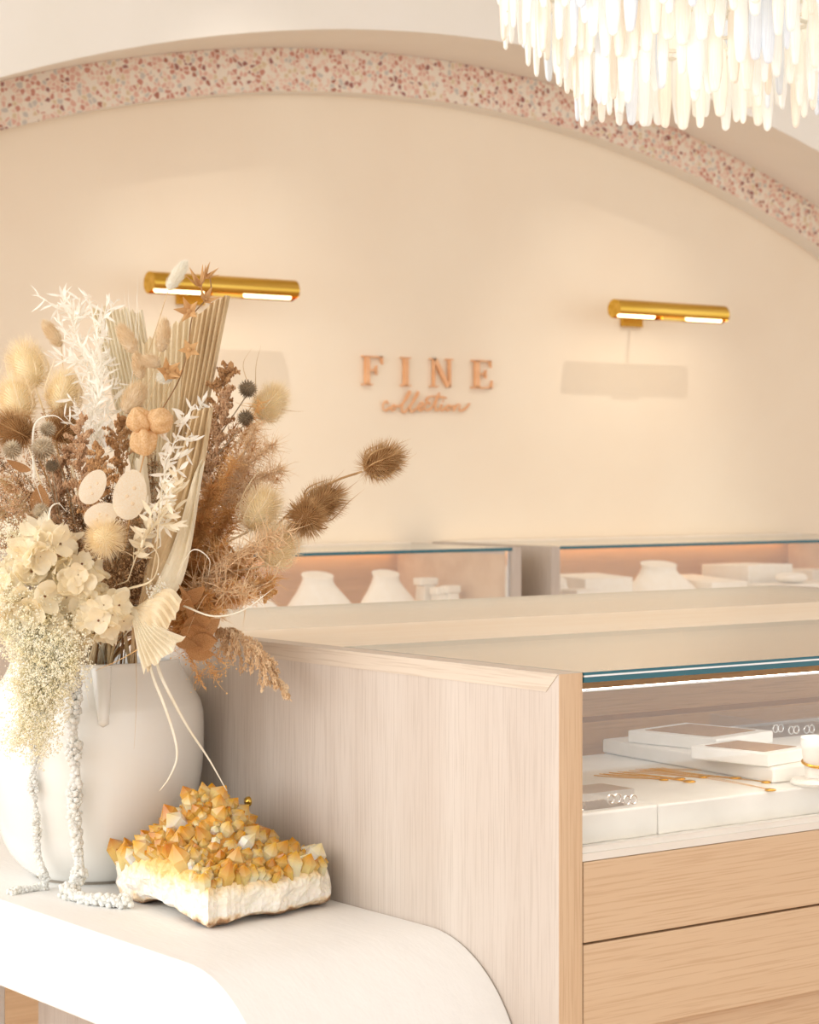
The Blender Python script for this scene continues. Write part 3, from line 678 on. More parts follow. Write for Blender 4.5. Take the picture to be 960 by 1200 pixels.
plume('millet_plume', [(118,640,3.2),(100,580,3.17),(92,530,3.16),(96,482,3.18)], .026, 2600, f_mill2, 'rosy brown millet plume standing between thistles and lanterns', GM)
plume('millet_plume', [(120,650,3.16),(112,600,3.13),(118,555,3.12),(112,516,3.14)], .026, 2200, f_mill, 'brown millet plume next to the pale seed discs', GM)
plume('millet_plume', [(150,600,3.26),(142,545,3.24),(140,510,3.24),(146,488,3.25)], .024, 1800, f_mill, 'dark brown millet plume behind the papery lanterns', GM)
plume('millet_plume', [(60,640,3.26),(66,590,3.24),(72,550,3.22),(84,520,3.22)], .028, 2200, f_mill2, 'rosy millet plume behind the globe thistles', GM)
plume('millet_plume', [(235,600,3.3),(248,520,3.32),(258,460,3.34),(272,424,3.36)], .030, 3400, f_mill, 'dense brown millet head beside the tall palm spear', GM)
plume('millet_plume', [(240,590,3.28),(252,530,3.3),(262,490,3.3),(268,450,3.32)], .026, 2200, f_mill2, 'second brown millet head in front of the dense one', GM)
plume('reed_plume', [(252,738,3.2),(275,744,3.16),(305,772,3.13),(342,822,3.12)], .028, 3600, f_reed, 'beige reed plume drooping over the side panel', GM, .0016, drop=.9, nbr=60)
plume('reed_plume', [(270,640,3.26),(288,670,3.2),(305,690,3.18),(318,694,3.17)], .024, 1800, f_fern, 'golden reed plume low beside the cream teasel', GM, .0014, nbr=30)

# tangled ferny sprays
def spray(name, base, tips, lb, mat, n_=260, ln=.022, group='tangled sprays filling the dried bouquet', th=.00055, curl=.5, beads=0, cat='dried foliage', bmat=None):
    b0 = P(*base); root = flower(name, b0, lb, cat, group, .001, mat); mb = MB()
    for tp in tips:
        e_ = P(*tp); q = bez(b0, b0.lerp(e_, .5)+UP*.02+rdir()*.012, e_, 12); mb.tube(q, lambda t: .0009*(1.1-.8*t), 4)
        for j in range(n_//len(tips)):
            f_ = R.random()**.75; x = min(11, int(f_*12)); p = q[x].lerp(q[x+1], f_*12-x); t = (q[x+1]-q[x]).normalized()
            d = (t*.5+rdir()).normalized(); l = ln*R.uniform(.4,1.2)*(1.1-.4*f_)
            c_ = p+d*l*.6+rdir()*l*curl*.6; e2 = p+d*l+rdir()*l*curl
            mb.tube(bez(p, c_, e2, 3), lambda t: th*(1.1-t*.9), 3)
            for _ in range(beads): mb.ball(e2+rdir()*.004, .0014*R.uniform(.6,1.3), 1 if bmat else 0)
    mb.build('fronds', [mat, bmat] if bmat else mat, root, kind='stuff'); return root
spray('fern_spray', (205,730,3.26), [(300,520,3.3),(325,560,3.28),(275,540,3.26),(305,470,3.34)], 'golden tangled fern spreading above the cream teasels', f_fern, 1500, .032, th=.0007)
spray('fern_spray', (205,740,3.24), [(250,570,3.22),(270,600,3.2),(235,610,3.2)], 'dark brown fern filling the space beside the palm blade', f_fernd, 1700, .028, th=.0008)
spray('fern_spray', (205,745,3.22), [(290,650,3.2),(320,680,3.18),(262,640,3.18)], 'golden tangled fern below the cream teasels', f_fern, 1700, .030, th=.0008)
spray('fern_spray', (205,745,3.2), [(240,660,3.16),(250,690,3.15),(228,640,3.16)], 'brown fern above the curled brown leaves', f_fernd, 1300, .026, th=.0008)
spray('fern_spray', (215,750,3.2), [(255,800,3.13),(265,780,3.12),(238,805,3.14)], 'fine golden twigs hanging beside the vase shoulder', f_fern, 260, .018, beads=1)
spray('fern_spray', (215,700,3.16), [(330,640,3.12),(300,700,3.1),(345,620,3.12)], 'pale straw tangle with curling threads over the golden fern', f_reed, 520, .036, th=.0008, curl=.9)
spray('fern_spray', (260,600,3.26), [(300,500,3.3),(322,520,3.28),(330,550,3.26)], 'pale golden airy grass beside the yellow teasel', f_reed, 1100, .034, th=.0005)
spray('statice_spray', (120,720,3.3), [(20,560,3.26),(60,570,3.24),(0,600,3.24),(-20,560,3.3)], 'brown beaded spray filling the thistle side', f_twig, 900, .026, beads=3, bmat=f_statice)
spray('statice_spray', (130,720,3.3), [(30,620,3.2),(10,640,3.2),(70,620,3.18)], 'brown beaded spray behind the hydrangea', f_twig, 900, .026, beads=3, bmat=f_statice)
spray('statice_spray', (140,720,3.32), [(120,560,3.3),(160,580,3.3),(90,600,3.28)], 'brown beaded spray deep behind the seed discs', f_twig, 900, .028, beads=3, bmat=f_statice)
spray('statice_spray', (160,720,3.34), [(200,580,3.36),(230,560,3.36),(180,540,3.36)], 'brown beaded spray deep behind the palm blade', f_twig, 900, .028, beads=3, bmat=f_statice)
spray('statice_spray', (150,730,3.22), [(150,660,3.16),(170,650,3.15),(130,670,3.15)], 'brown twiggy tangle above the open palm fan', f_twig, 700, .022, beads=2, bmat=f_statice)
spray('statice_spray', (130,720,3.34), [(20,500,3.4),(60,490,3.4),(-10,530,3.38)], 'brown beaded spray beneath the pale teasels', f_twig, 900, .028, beads=3, bmat=f_mill2)
spray('statice_spray', (170,730,3.34), [(270,560,3.38),(300,560,3.36),(240,520,3.38)], 'brown beaded spray deep behind the golden fern', f_twig, 900, .028, beads=3, bmat=f_fernd)
spray('statice_spray', (120,700,3.24), [(-15,590,3.16),(15,590,3.15),(0,560,3.16),(-25,620,3.18)], 'rosy beaded spray at the outer edge under the pale globe thistle', f_straw, 900, .026, beads=3, bmat=f_mill2)
spray('statice_spray', (150,690,3.24), [(120,600,3.18),(140,620,3.17),(160,600,3.18),(105,640,3.16)], 'tan beaded spray among the pale seed discs', f_straw, 900, .024, beads=3, bmat=f_statice)
spray('fern_spray', (200,720,3.3), [(250,480,3.36),(275,500,3.34),(260,560,3.3),(300,560,3.3)], 'light brown airy fern below the dense millet head', f_fernd, 1500, .030, th=.0007)
spray('fern_spray', (210,735,3.2), [(270,690,3.14),(290,700,3.13),(255,715,3.13),(245,700,3.13)], 'golden matted fern above the curled brown leaves', f_fern, 1300, .026, th=.0008)
GF = 'airy cream froth in the dried bouquet'
spray('gypsophila_spray', (90,730,3.12), [(10,620,3.1),(25,650,3.09),(-10,660,3.12)], 'cream froth beside the upper hydrangea', f_gyp, 800, .026, group=GF, th=.0003, beads=4, bmat=f_gyp)
spray('gypsophila_spray', (80,750,3.08), [(10,700,3.06),(0,740,3.06),(20,760,3.05)], 'cream froth spilling over the edge of the vase mouth', f_gyp, 1100, .028, group=GF, th=.0003, beads=5, bmat=f_gyp)
spray('gypsophila_spray', (70,760,3.06), [(30,830,3.05),(45,880,3.06),(20,870,3.06),(60,820,3.05)], 'cream froth hanging down the front of the vase', f_gyp, 1700, .030, group=GF, th=.0003, beads=5, bmat=f_gyp)
spray('gypsophila_spray', (70,755,3.06), [(80,790,3.05),(50,800,3.05),(20,800,3.05)], 'cream froth gathered just under the hydrangea', f_gyp, 1000, .028, group=GF, th=.0003, beads=5, bmat=f_gyp)
spray('gypsophila_spray', (190,720,3.1), [(185,690,3.07),(196,700,3.07),(175,700,3.07)], 'tiny cream florets above the open palm fan', f_gyp, 60, .014, group=GF, th=.0004, beads=4, bmat=f_white)

# hydrangea heads: four-petalled florets
def petal_mesh(seed):
    rr = random.Random(seed); mb = MB()
    for k in range(4):
        a0 = k*pi/2+rr.uniform(-.15,.15); tilt = rr.uniform(-.1,.8); n_ = 5; vs = []
        for i in range(n_):
            t = i/(n_-1); w_ = .62*math.sin(pi*(.12+.80*t))**.8
            for u in (-1, -.35, .35, 1):
                x = .08+t*.95; y = u*w_; z = tilt*t*t+.20*math.sin(u*4+t*5+seed+k*2)*t+.16*abs(u)*t
                vs.append((x*math.cos(a0)-y*math.sin(a0), x*math.sin(a0)+y*math.cos(a0), z+.004*k))
        mb.add(vs, [(i*4+j, i*4+j+1, (i+1)*4+j+1, (i+1)*4+j) for i in range(n_-1) for j in range(3)], 0)
    mb.ico((0,0,.06), .09 if seed % 3 == 0 else .03, 1)
    me = bpy.data.meshes.new('floret'); me.from_pydata(mb.v, [], mb.f); me.materials.append(f_hyd); me.materials.append(f_hydc)
    me.polygons.foreach_set('material_index', mb.m); me.polygons.foreach_set('use_smooth', [True]*len(mb.f)); return me
FL = [petal_mesh(k) for k in range(7)]
def hydrangea(cx_, cy_, rp, Z, n_, lb, fr=14):
    c = P(cx_, cy_, Z); r_ = rp*Z/F_PX; root = flower('hydrangea', c-UP*r_*.3, lb, 'hydrangea', 'cream hydrangea heads in the dried bouquet', .0018)
    tw = MB(); s = Z/F_PX
    for d in fib(n_):
        d = (d+rdir()*.25).normalized()
        if d.dot(FW) > .45: continue
        p = c+Vector((d.x, d.y, d.z*.85))*r_*R.uniform(.8,1.08); tw.tube([c, c.lerp(p, .6), p], .0006, 3)
        o = bpy.data.objects.new('floret', R.choice(FL)); link(o, root)
        sc = fr*s*R.uniform(.8,1.2)
        o.matrix_basis = Matrix.Translation(p-ORG[root.name]) @ basis((d*.8-FW*.5+rdir()*.35)).to_4x4() @ Matrix.Rotation(R.uniform(0,6), 4, 'Z') @ Matrix.Diagonal((sc, sc, sc, 1))
    tw.build('stalks', f_twig, root)
hydrangea(52, 648, 30, 3.1, 30, 'upper cream hydrangea head with dark eyes', 17)
hydrangea(35, 700, 40, 3.1, 46, 'largest cream hydrangea head, over the froth', 17)
hydrangea(92, 680, 30, 3.1, 30, 'cream hydrangea head under the end-on cream teasel', 15)
hydrangea(118, 722, 28, 3.08, 30, 'cream hydrangea head over the vase mouth', 13)
hydrangea(70, 750, 30, 3.09, 34, 'lowest cream hydrangea head resting on the vase rim', 14)

# white amaranth ropes
def rope(path, wid, lb, n_=900, cat='amaranth', br_=.0042):
    pts = [P(*q) if len(q) == 3 else q[0] for q in path]
    q = spline(pts, 10); root = thing('amaranth_rope', pts[0], lb, cat, 'hanging white amaranth'); mb = MB(); mb.tube(q, .0012, 5); mb.build('stem', f_ama, root)
    mb = MB()
    for j in range(n_):
        f_ = R.random(); x = min(len(q)-2, int(f_*(len(q)-1))); p = q[x].lerp(q[x+1], f_*(len(q)-1)-x)
        w_ = wid*(.75+.35*math.sin(f_*40+2*math.sin(f_*17)))*(1 if f_ < .8 else 1.35); d = rdir()
        p = p+d*w_*R.uniform(.3,1)
        p.z = max(p.z, BZ+.002)
        mb.ico(p, br_*R.uniform(.6,1.3))
    mb.build('blossom', f_ama, root, kind='stuff', smooth=True)
tb = lambda px, py, dz=.009: (PL(px, py, 2, BZ+dz),)
rope([(80,758,3.2),(86,785,3.178),(85,820,3.162),(84,850,3.160),(88,900,3.162),(87,950,3.166),(91,1000,3.166),(92,1026,3.16), tb(80,1046), tb(100,1052), tb(146,1058)], .0115, 'white amaranth rope hanging down the vase and lying thick on the bench', 2000)
rope([(48,790,3.19),(43,830,3.185),(42,860,3.186),(38,910,3.186),(42,960,3.19),(44,1000,3.2),(50,1020,3.19), tb(52,1038,.006), tb(34,1042,.004), tb(14,1046,.003)], .0070, 'thin white amaranth rope with its tip trailing to the bench edge', 1500, br_=.003)

# papery lanterns and star pods
def lantern_mesh():
    mb = MB(); n_ = 40; vs = []; rows = 11
    for i in range(rows):
        t = i/(rows-1); r_ = math.sin(pi*min(1, .1+t*.9))**.7*(1-.35*t)*1.15
        for k in range(n_):
            a = 2*pi*k/n_; q = r_*(1.08-.26*abs(math.cos(3*a))**3); vs.append((q*.5*math.cos(a), q*.5*math.sin(a), t-.5))
    mb.add(vs, [(i*n_+k, i*n_+(k+1) % n_, (i+1)*n_+(k+1) % n_, (i+1)*n_+k) for i in range(rows-1) for k in range(n_)]+[tuple(range(n_))[::-1], tuple(range((rows-1)*n_, rows*n_))])
    me = bpy.data.meshes.new('lantern'); me.from_pydata(mb.v, [], mb.f); me.materials.append(f_phys); me.polygons.foreach_set('use_smooth', [True]*len(mb.f)); return me
LM = lantern_mesh(); c = P(172, 520, 3.08)
root = flower('lantern_sprig', c, 'sprig of three papery tan lantern pods', 'seed pods', None, .0012, f_star, [P(150,620,3.15)])
for px, py, d, sz in ((163,490,(-.5,-.3,.7),32), (190,492,(.8,.1,.3),32), (169,520,(-.1,-.5,-.8),34)):
    o = bpy.data.objects.new('lantern', LM); link(o, root); s = sz*3.08/F_PX; o.matrix_basis = Matrix.Translation(P(px, py, 3.08)-ORG[root.name]) @ basis(d).to_4x4() @ Matrix.Diagonal((s, s, s, 1))
def star_mesh(cup):
    mb = MB(); vs = [(0,0,0)]
    for k in range(10):
        a = k*pi/5; r_ = 1 if k % 2 == 0 else .46; vs.append((r_*math.cos(a), r_*math.sin(a), cup*r_*r_))
    mb.add(vs, [(0, 1+k, 1+(k+1) % 10) for k in range(10)]); vs2 = [(x*.98, y*.98, z+.03) for x, y, z in vs]; mb.add(vs2, [(0, 1+(k+1) % 10, 1+k) for k in range(10)])
    mb.ico((0,0,.12), .22)
    me = bpy.data.meshes.new('star_pod'); me.from_pydata(mb.v, [], mb.f); me.materials.append(f_star); return me
SM = [star_mesh(.15), star_mesh(.9), star_mesh(1.6)]
sp_pts = [P(*q) for q in ((176,500,3.2),(196,470,3.18),(212,440,3.18),(221,405,3.18),(226,370,3.2),(246,345,3.22),(246,322,3.22))]
root = flower('star_pod_branch', sp_pts[0], 'branch of tan star-shaped seed pods climbing the palm fans', 'seed pods', None, .001, f_star)
MB().tube(spline(sp_pts, 6), .0010, 5).build('twig', f_twig, root)
for px, py, r_, cup, d in ((222,410,14,0,(-.4,-.7,.2)), (222,365,16,1,(-.6,-.6,.1)), (240,352,14,1,(.0,-.8,.5)), (235,336,14,2,(-.5,-.3,.8)), (208,440,12,1,(-.7,-.4,.3)), (196,436,16,1,(-.3,-.9,.2)), (240,326,11,2,(.2,-.7,.6))):
    o = bpy.data.objects.new('star_pod', SM[cup]); link(o, root); s = r_*3.17/F_PX
    o.matrix_basis = Matrix.Translation(P(px, py, 3.17)-ORG[root.name]) @ basis(d).to_4x4() @ Matrix.Rotation(R.uniform(0,6), 4, 'Z') @ Matrix.Diagonal((s, s, s, 1))

# pale flat seed discs
def disc_mesh():
    mb = MB(); n_ = 22; vs = []
    for i, (r_, z_) in enumerate(((0,.05),(.5,.035),(.9,.0),(1.0,-.02))):
        for k in range(n_):
            a = 2*pi*k/n_; vs.append((r_*.66*math.cos(a), r_*math.sin(a)*(1+.08*math.sin(a)), z_+.03*math.sin(3*a)*r_))
    mb.add(vs, [(i*n_+k, i*n_+(k+1) % n_, (i+1)*n_+(k+1) % n_, (i+1)*n_+k) for i in range(3) for k in range(n_)])
    for x, y in ((.12,.35),(-.1,.0),(.15,-.25)): mb.lathe((x, y, .035), [(.09,0),(.06,.02),(.001,.024)], 8, 1, cap=False)
    me = bpy.data.meshes.new('seed_disc'); me.from_pydata(mb.v, [], mb.f); me.materials.append(f_disc); me.materials.append(fm('disc_seed', (226,200,166), (234,212,180)))
    me.polygons.foreach_set('material_index', mb.m); me.polygons.foreach_set('use_smooth', [True]*len(mb.f)); return me
DM = disc_mesh(); root = flower('lunaria_sprig', P(140, 640, 3.1), 'sprig of translucent pale oval seed discs', 'seed pods', None, .001)
for px, py, r_, d, ro in ((152,582,30,(.1,-1,.05),.2), (117,604,21,(-.3,-1,.1),1.2), (108,572,22,(-.6,-.8,.2),.5)):
    o = bpy.data.objects.new('seed_disc', DM); link(o, root); s = r_*3.07/F_PX; dd = (Vector(d)*.5-FW*.8).normalized()
    up_ = UP*math.cos(ro)+RT*math.sin(ro); x = up_.cross(dd).normalized(); M3 = Matrix((x, dd.cross(x), dd)).transposed()
    o.matrix_basis = Matrix.Translation(P(px, py, 3.07)-ORG[root.name]) @ M3.to_4x4() @ Matrix.Diagonal((s, s, s, 1))
    MB().tube(bez(P(140, 640, 3.1), P((140+px)/2+6, (640+py)/2, 3.09), P(px, py+r_*.8, 3.075), 5), .0006, 3).build('stalk', f_straw, root)

# curled brown leaves low on the golden side
LB = [leafmesh('leaf', f_leaf, .6, .45), leafmesh('leaf', f_leaf, .7, -.3), leafmesh('leaf', f_leaf, .5, .7)]
root = flower('brown_leaf_sprig', P(215, 745, 3.14), 'sprig of curled brown leaves at the vase rim', 'dried leaves', None, .0014, f_leaf)
for px, py, dx, dy, l in ((215,735,.8,.3,.045), (222,755,1,.15,.05), (212,715,.5,.8,.05), (205,750,.6,-.3,.035), (230,745,.9,.5,.04), (222,725,.2,.9,.05), (218,762,.7,-.2,.04), (212,740,1,.0,.055)):
    put(root, R.choice(LB), P(px, py, 3.12), RT*dx+UP*dy-FW*R.uniform(0,.4), l, -FW+rdir()*.7)
root = flower('brown_leaf_sprig', P(30, 580, 3.2), 'reddish brown leaves tucked under the globe thistles', 'dried leaves', None, .0012, f_leaf)
for px, py, dx, dy, l in ((36,551,-1,.1,.033), (45,604,.1,.9,.045), (20,575,-.8,.3,.03)):
    put(root, R.choice(LB), P(px, py, 3.17), RT*dx+UP*dy, l, -FW+rdir()*.6)

# raffia strips and loose straws
def ribbon(path, w_, lb, mat=f_raff, cat='raffia strip', group='loose strips and straws'):
    pts = [P(*q) for q in path]; q = spline(pts, 8)
    return MB().tube(q, lambda t: w_*(1.0-.75*t*t), 6, flat=.3).build('raffia_strip', mat, org=pts[0], label=lb, cat=cat, group=group, smooth=True)
ribbon([(172,765,3.12),(180,795,3.075),(192,825,3.06),(205,865,3.06),(207,890,3.065),(198,912,3.07),(187,927,3.075)], .0024, 'pale raffia strip curling back down the vase')
ribbon([(180,760,3.12),(188,790,3.075),(205,825,3.07),(222,855,3.075),(245,890,3.09),(266,927,3.1)], .0026, 'straight pale raffia strip pointing to the citrine')
ribbon([(150,700,3.1),(158,760,3.075),(160,800,3.06),(159,845,3.06),(157,878,3.065)], .0010, 'thin tan straw hanging straight down the vase', f_straw)
ribbon([(112,745,3.06),(98,770,3.055),(100,800,3.06),(105,830,3.07)], .0010, 'thin pale straw curving down from the hydrangea', f_raff)
ribbon([(200,715,3.1),(182,745,3.05),(150,768,3.05),(112,786,3.07)], .0009, 'thin golden straw lying across the vase mouth', f_fern)
ribbon([(150,690,3.1),(178,680,3.05),(186,655,3.05),(176,640,3.05),(160,650,3.07)], .0030, 'tan looped strip above the open palm fan', f_palm)
ribbon([(175,690,3.1),(184,640,3.06),(186,600,3.06),(190,560,3.07)], .0032, 'upright tan strip beside the long palm blade', f_palm)
ribbon([(215,710,3.08),(250,722,3.05),(285,715,3.05),(320,690,3.06)], .0016, 'pale straw reaching past the cream teasels', f_raff)
ribbon([(205,680,3.08),(225,645,3.05),(245,655,3.05),(244,676,3.06)], .0016, 'pale looped strip over the golden fern', f_raff)
ribbon([(330,655,3.12),(318,680,3.12),(285,690,3.14),(250,695,3.16)], .0016, 'thick tan stalk running under the cream teasel', f_reed)
# stems crowding the mouth
for k in range(16):
    px = 95+k*5.2; a = P(px+R.uniform(-4,4), 800, 3.34)+Vector((0,0,-.03)); b_ = P(px*.6+60+R.uniform(-10,10), 735, 3.24+R.uniform(-.02,.05))
    ribbon_m = R.choice([f_straw, f_palmd, f_twig, f_reed])
    MB().tube([a, a.lerp(b_, .5)+rv(.003), b_], R.choice([.0012,.002,.003]), 5).build('flower_stalk', ribbon_m, org=a, label='thin dried stalk standing in the vase mouth', cat='stalk', group='bare stalks in the vase mouth')

#REST#
# ------------------------------------------------------------------ chandelier
sel_m = []
for nm, c, es in (('selenite_cream', (251,245,231), .22), ('selenite_white', (250,247,239), .24), ('selenite_blue', (230,235,241), .2), ('selenite_peach', (249,236,218), .2)):
    m, nn, L, b = nt(nm); tc = nn.new('ShaderNodeTexCoord'); mp = nn.new('ShaderNodeMapping'); mp.inputs['Scale'].default_value = (6,6,1.2); L.new(tc.outputs['Object'], mp.inputs[0])
    no = nn.new('ShaderNodeTexNoise'); no.inputs['Scale'].default_value = 1.3; no.inputs['Detail'].default_value = 3; L.new(mp.outputs[0], no.inputs['Vector'])
    r_ = ramp(nn, [(.3, lin(tuple(int(x*.93) for x in c))), (.7, lin(c))]); L.new(no.outputs['Fac'], r_.inputs[0])
    L.new(r_.outputs[0], b.inputs['Base Color']); L.new(r_.outputs[0], b.inputs['Emission Color']); b.inputs['Emission Strength'].default_value = es
    b.inputs['Roughness'].default_value = .35; sel_m.append(m)
def chandelier():
    cc = P(816, 135, 4.2); cxy = (cc.x, cc.y)
    root = thing('chandelier', (cc.x, cc.y, cc.z), 'tiered round chandelier of glowing white selenite drops', 'chandelier')
    brm = plain('chandelier_frame', (240,234,220), .4)
    meshes = []
    for q in range(12):
        rr = random.Random(q+50); vs = []; TS = [0,.08,.18,.3,.42,.55,.65,.75,.84,.90,.93,.95,.97,.985,.995,1]; N = len(TS); n_ = 8
        lean = rr.uniform(-.12,.12); wob = rr.uniform(.9,1.1)
        for i in range(N):                    # hangs from z=0 down to z=-1, half width 1 (x) by .45 (y)
            t = TS[i]; zz = -t
            wd = (.8+.2*math.sin(min(1, t*1.6)*pi/2)) if t < .55 else (1-.36*((t-.55)/.38)**1.6 if t < .93 else .64*math.sqrt(max(0.003, 1-((t-.93)/.07)**2)))
            if t < .04: wd = .5
            for k in range(n_):
                a = 2*pi*k/n_; vs.append((wd*wob*math.cos(a)*(1+.1*math.sin(5*a+q))+lean*t*t, .5*wd*math.sin(a), zz))
        fs = [(i*n_+k, i*n_+(k+1) % n_, (i+1)*n_+(k+1) % n_, (i+1)*n_+k) for i in range(N-1) for k in range(n_)]+[tuple(range(n_)), tuple(range((N-1)*n_, N*n_))[::-1]]
        for mm in sel_m:
            me = bpy.data.meshes.new('selenite_drop'); me.from_pydata(vs, [], fs); me.materials.append(mm)
            me.polygons.foreach_set('use_smooth', [True]*len(fs)); meshes.append(me)
    rr = random.Random(5)
    tiers = [(.165, .004, 26, .16), (.228, 0.0, 46, .16), (.262, .055, 52, .15), (.318, .095, 56, .15), (.362, .142, 58, .14), (.375, .22, 56, .14)]
    for r_, zt, cnt, ln in tiers:
        for k in range(cnt):
            a = 2*pi*(k+rr.uniform(-.25,.25))/cnt; rad = r_+rr.uniform(-.010,.010)
            l = ln*rr.uniform(.8,1.12); tip = zt+rr.choice([0,0,.012,.022,.035])+rr.uniform(-.008,.008)
            wd = rr.uniform(.0110,.0165)
            o = bpy.data.objects.new('selenite_drop', meshes[rr.choice([0,0,1,1,1,2,3])+4*rr.randrange(12)]); link(o, root)
            o.matrix_basis = Matrix.Translation((rad*math.cos(a), rad*math.sin(a), tip+l)) @ Matrix.Rotation(a+pi/2, 4, 'Z') @ Matrix.Diagonal((wd, wd, l, 1))
        if True:
            g = MB(); g.tube([(cc.x+r_*math.cos(2*pi*k/40), cc.y+r_*math.sin(2*pi*k/40), cc.z+zt+ln*.93) for k in range(41)], .004, 6); g.build('hoop', brm, root)
    MB().tube([(cc.x, cc.y, cc.z+.34), (cc.x, cc.y, ZTOP-.02)], .008, 10).build('rod', brm, root)
    g = MB()
    for k in range(8):
        a = k*pi/4; g.tube([(cc.x, cc.y, cc.z+.345), (cc.x+.40*math.cos(a), cc.y+.40*math.sin(a), cc.z+.34)], .004, 6)
    g.build('spokes', brm, root)
    MB().lathe((cc.x, cc.y, ZTOP-.03), [(.001,0),(.06,0),(.065,.03)], 24, cap=False).build('ceiling_rose', brm, root)
    l = bpy.data.lights.new('chandelier_bulb', 'POINT'); l.energy = .5; l.color = (1,.93,.82); l.shadow_soft_size = .1
    o = bpy.data.objects.new('chandelier_bulb', l); link(o); o.location = (cc.x, cc.y, cc.z+.17)
chandelier()

# ------------------------------------------------------------------ picture lights
glow = plain('lamp_glow', (255,236,196), .4, emit=5, ecol=(255,226,170))
def picture_light(xp, x0, x1, zc, label):
    root = thing('picture_light', (xp, YW, zc), label, 'wall light', 'brass picture lights on the peach wall')
    MB().box((xp-.055, YW-.016, zc-.047), (xp+.055, YW-.0005, zc+.043), bev=.003).build('wall_plate', brass, root)
    yc = YW-.22; r_ = .037; n_ = 22
    MB().tube(spline([(xp, YW-.016, zc-.004), (xp, YW-.09, zc-.004), (xp, YW-.15, zc+.004), (xp, yc+r_*.6, zc+.012)], 6), .0075, 10).build('arm', brass, root, smooth=True)
    g = MB(); vs = []; a0, a1 = math.radians(-36), math.radians(250)
    for x in (x0, x1):
        for rad in (r_, r_-.002):
            for k in range(n_+1):
                a = a0+(a1-a0)*k/n_; vs.append((x, yc-rad*math.cos(a), zc+rad*math.sin(a)))
    m_ = n_+1; fs = []
    for k in range(n_):
        fs += [(k, k+1, 2*m_+k+1, 2*m_+k), (m_+k, 3*m_+k, 3*m_+k+1, m_+k+1)]
    for k in (0, n_): fs.append((k, m_+k, 3*m_+k, 2*m_+k))
    g.add(vs, fs)
    for x, d in ((x0, 1), (x1, -1)):
        g.add([(x, yc-r_*math.cos(a0+(a1-a0)*k/n_), zc+r_*math.sin(a0+(a1-a0)*k/n_)) for k in range(m_)], [tuple(range(m_))])
    sh = g.build('shade', brass, root, smooth='auto', label='long brass tube shade open underneath')
    for xa, xb in ((x0+.02, x0+.20), (x1-.20, x1-.02)):
        MB().tube([(xa, yc-.004, zc-.021), (xb, yc-.004, zc-.021)], .010, 10).build('bulb', glow, root)
    MB().box((xp-.06, yc-.030, zc-.034), (xp+.06, yc+.010, zc-.024)).build('strip', brass, root)
    l = bpy.data.lights.new('picture_light_lamp', 'AREA'); l.shape = 'RECTANGLE'; l.size = x1-x0-.06; l.size_y = .03; l.energy = .25; l.color = (1,.82,.6)
    o = bpy.data.objects.new('picture_light_lamp', l); link(o); o.location = ((x0+x1)/2, yc, zc-.04)
picture_light(5.953, 5.668, 6.246, 1.899, 'brass picture light beside the wall lettering with its wall plate in view')
picture_light(3.925, 3.642, 4.207, 1.893, 'brass picture light on peach wall partly behind the dried flowers')

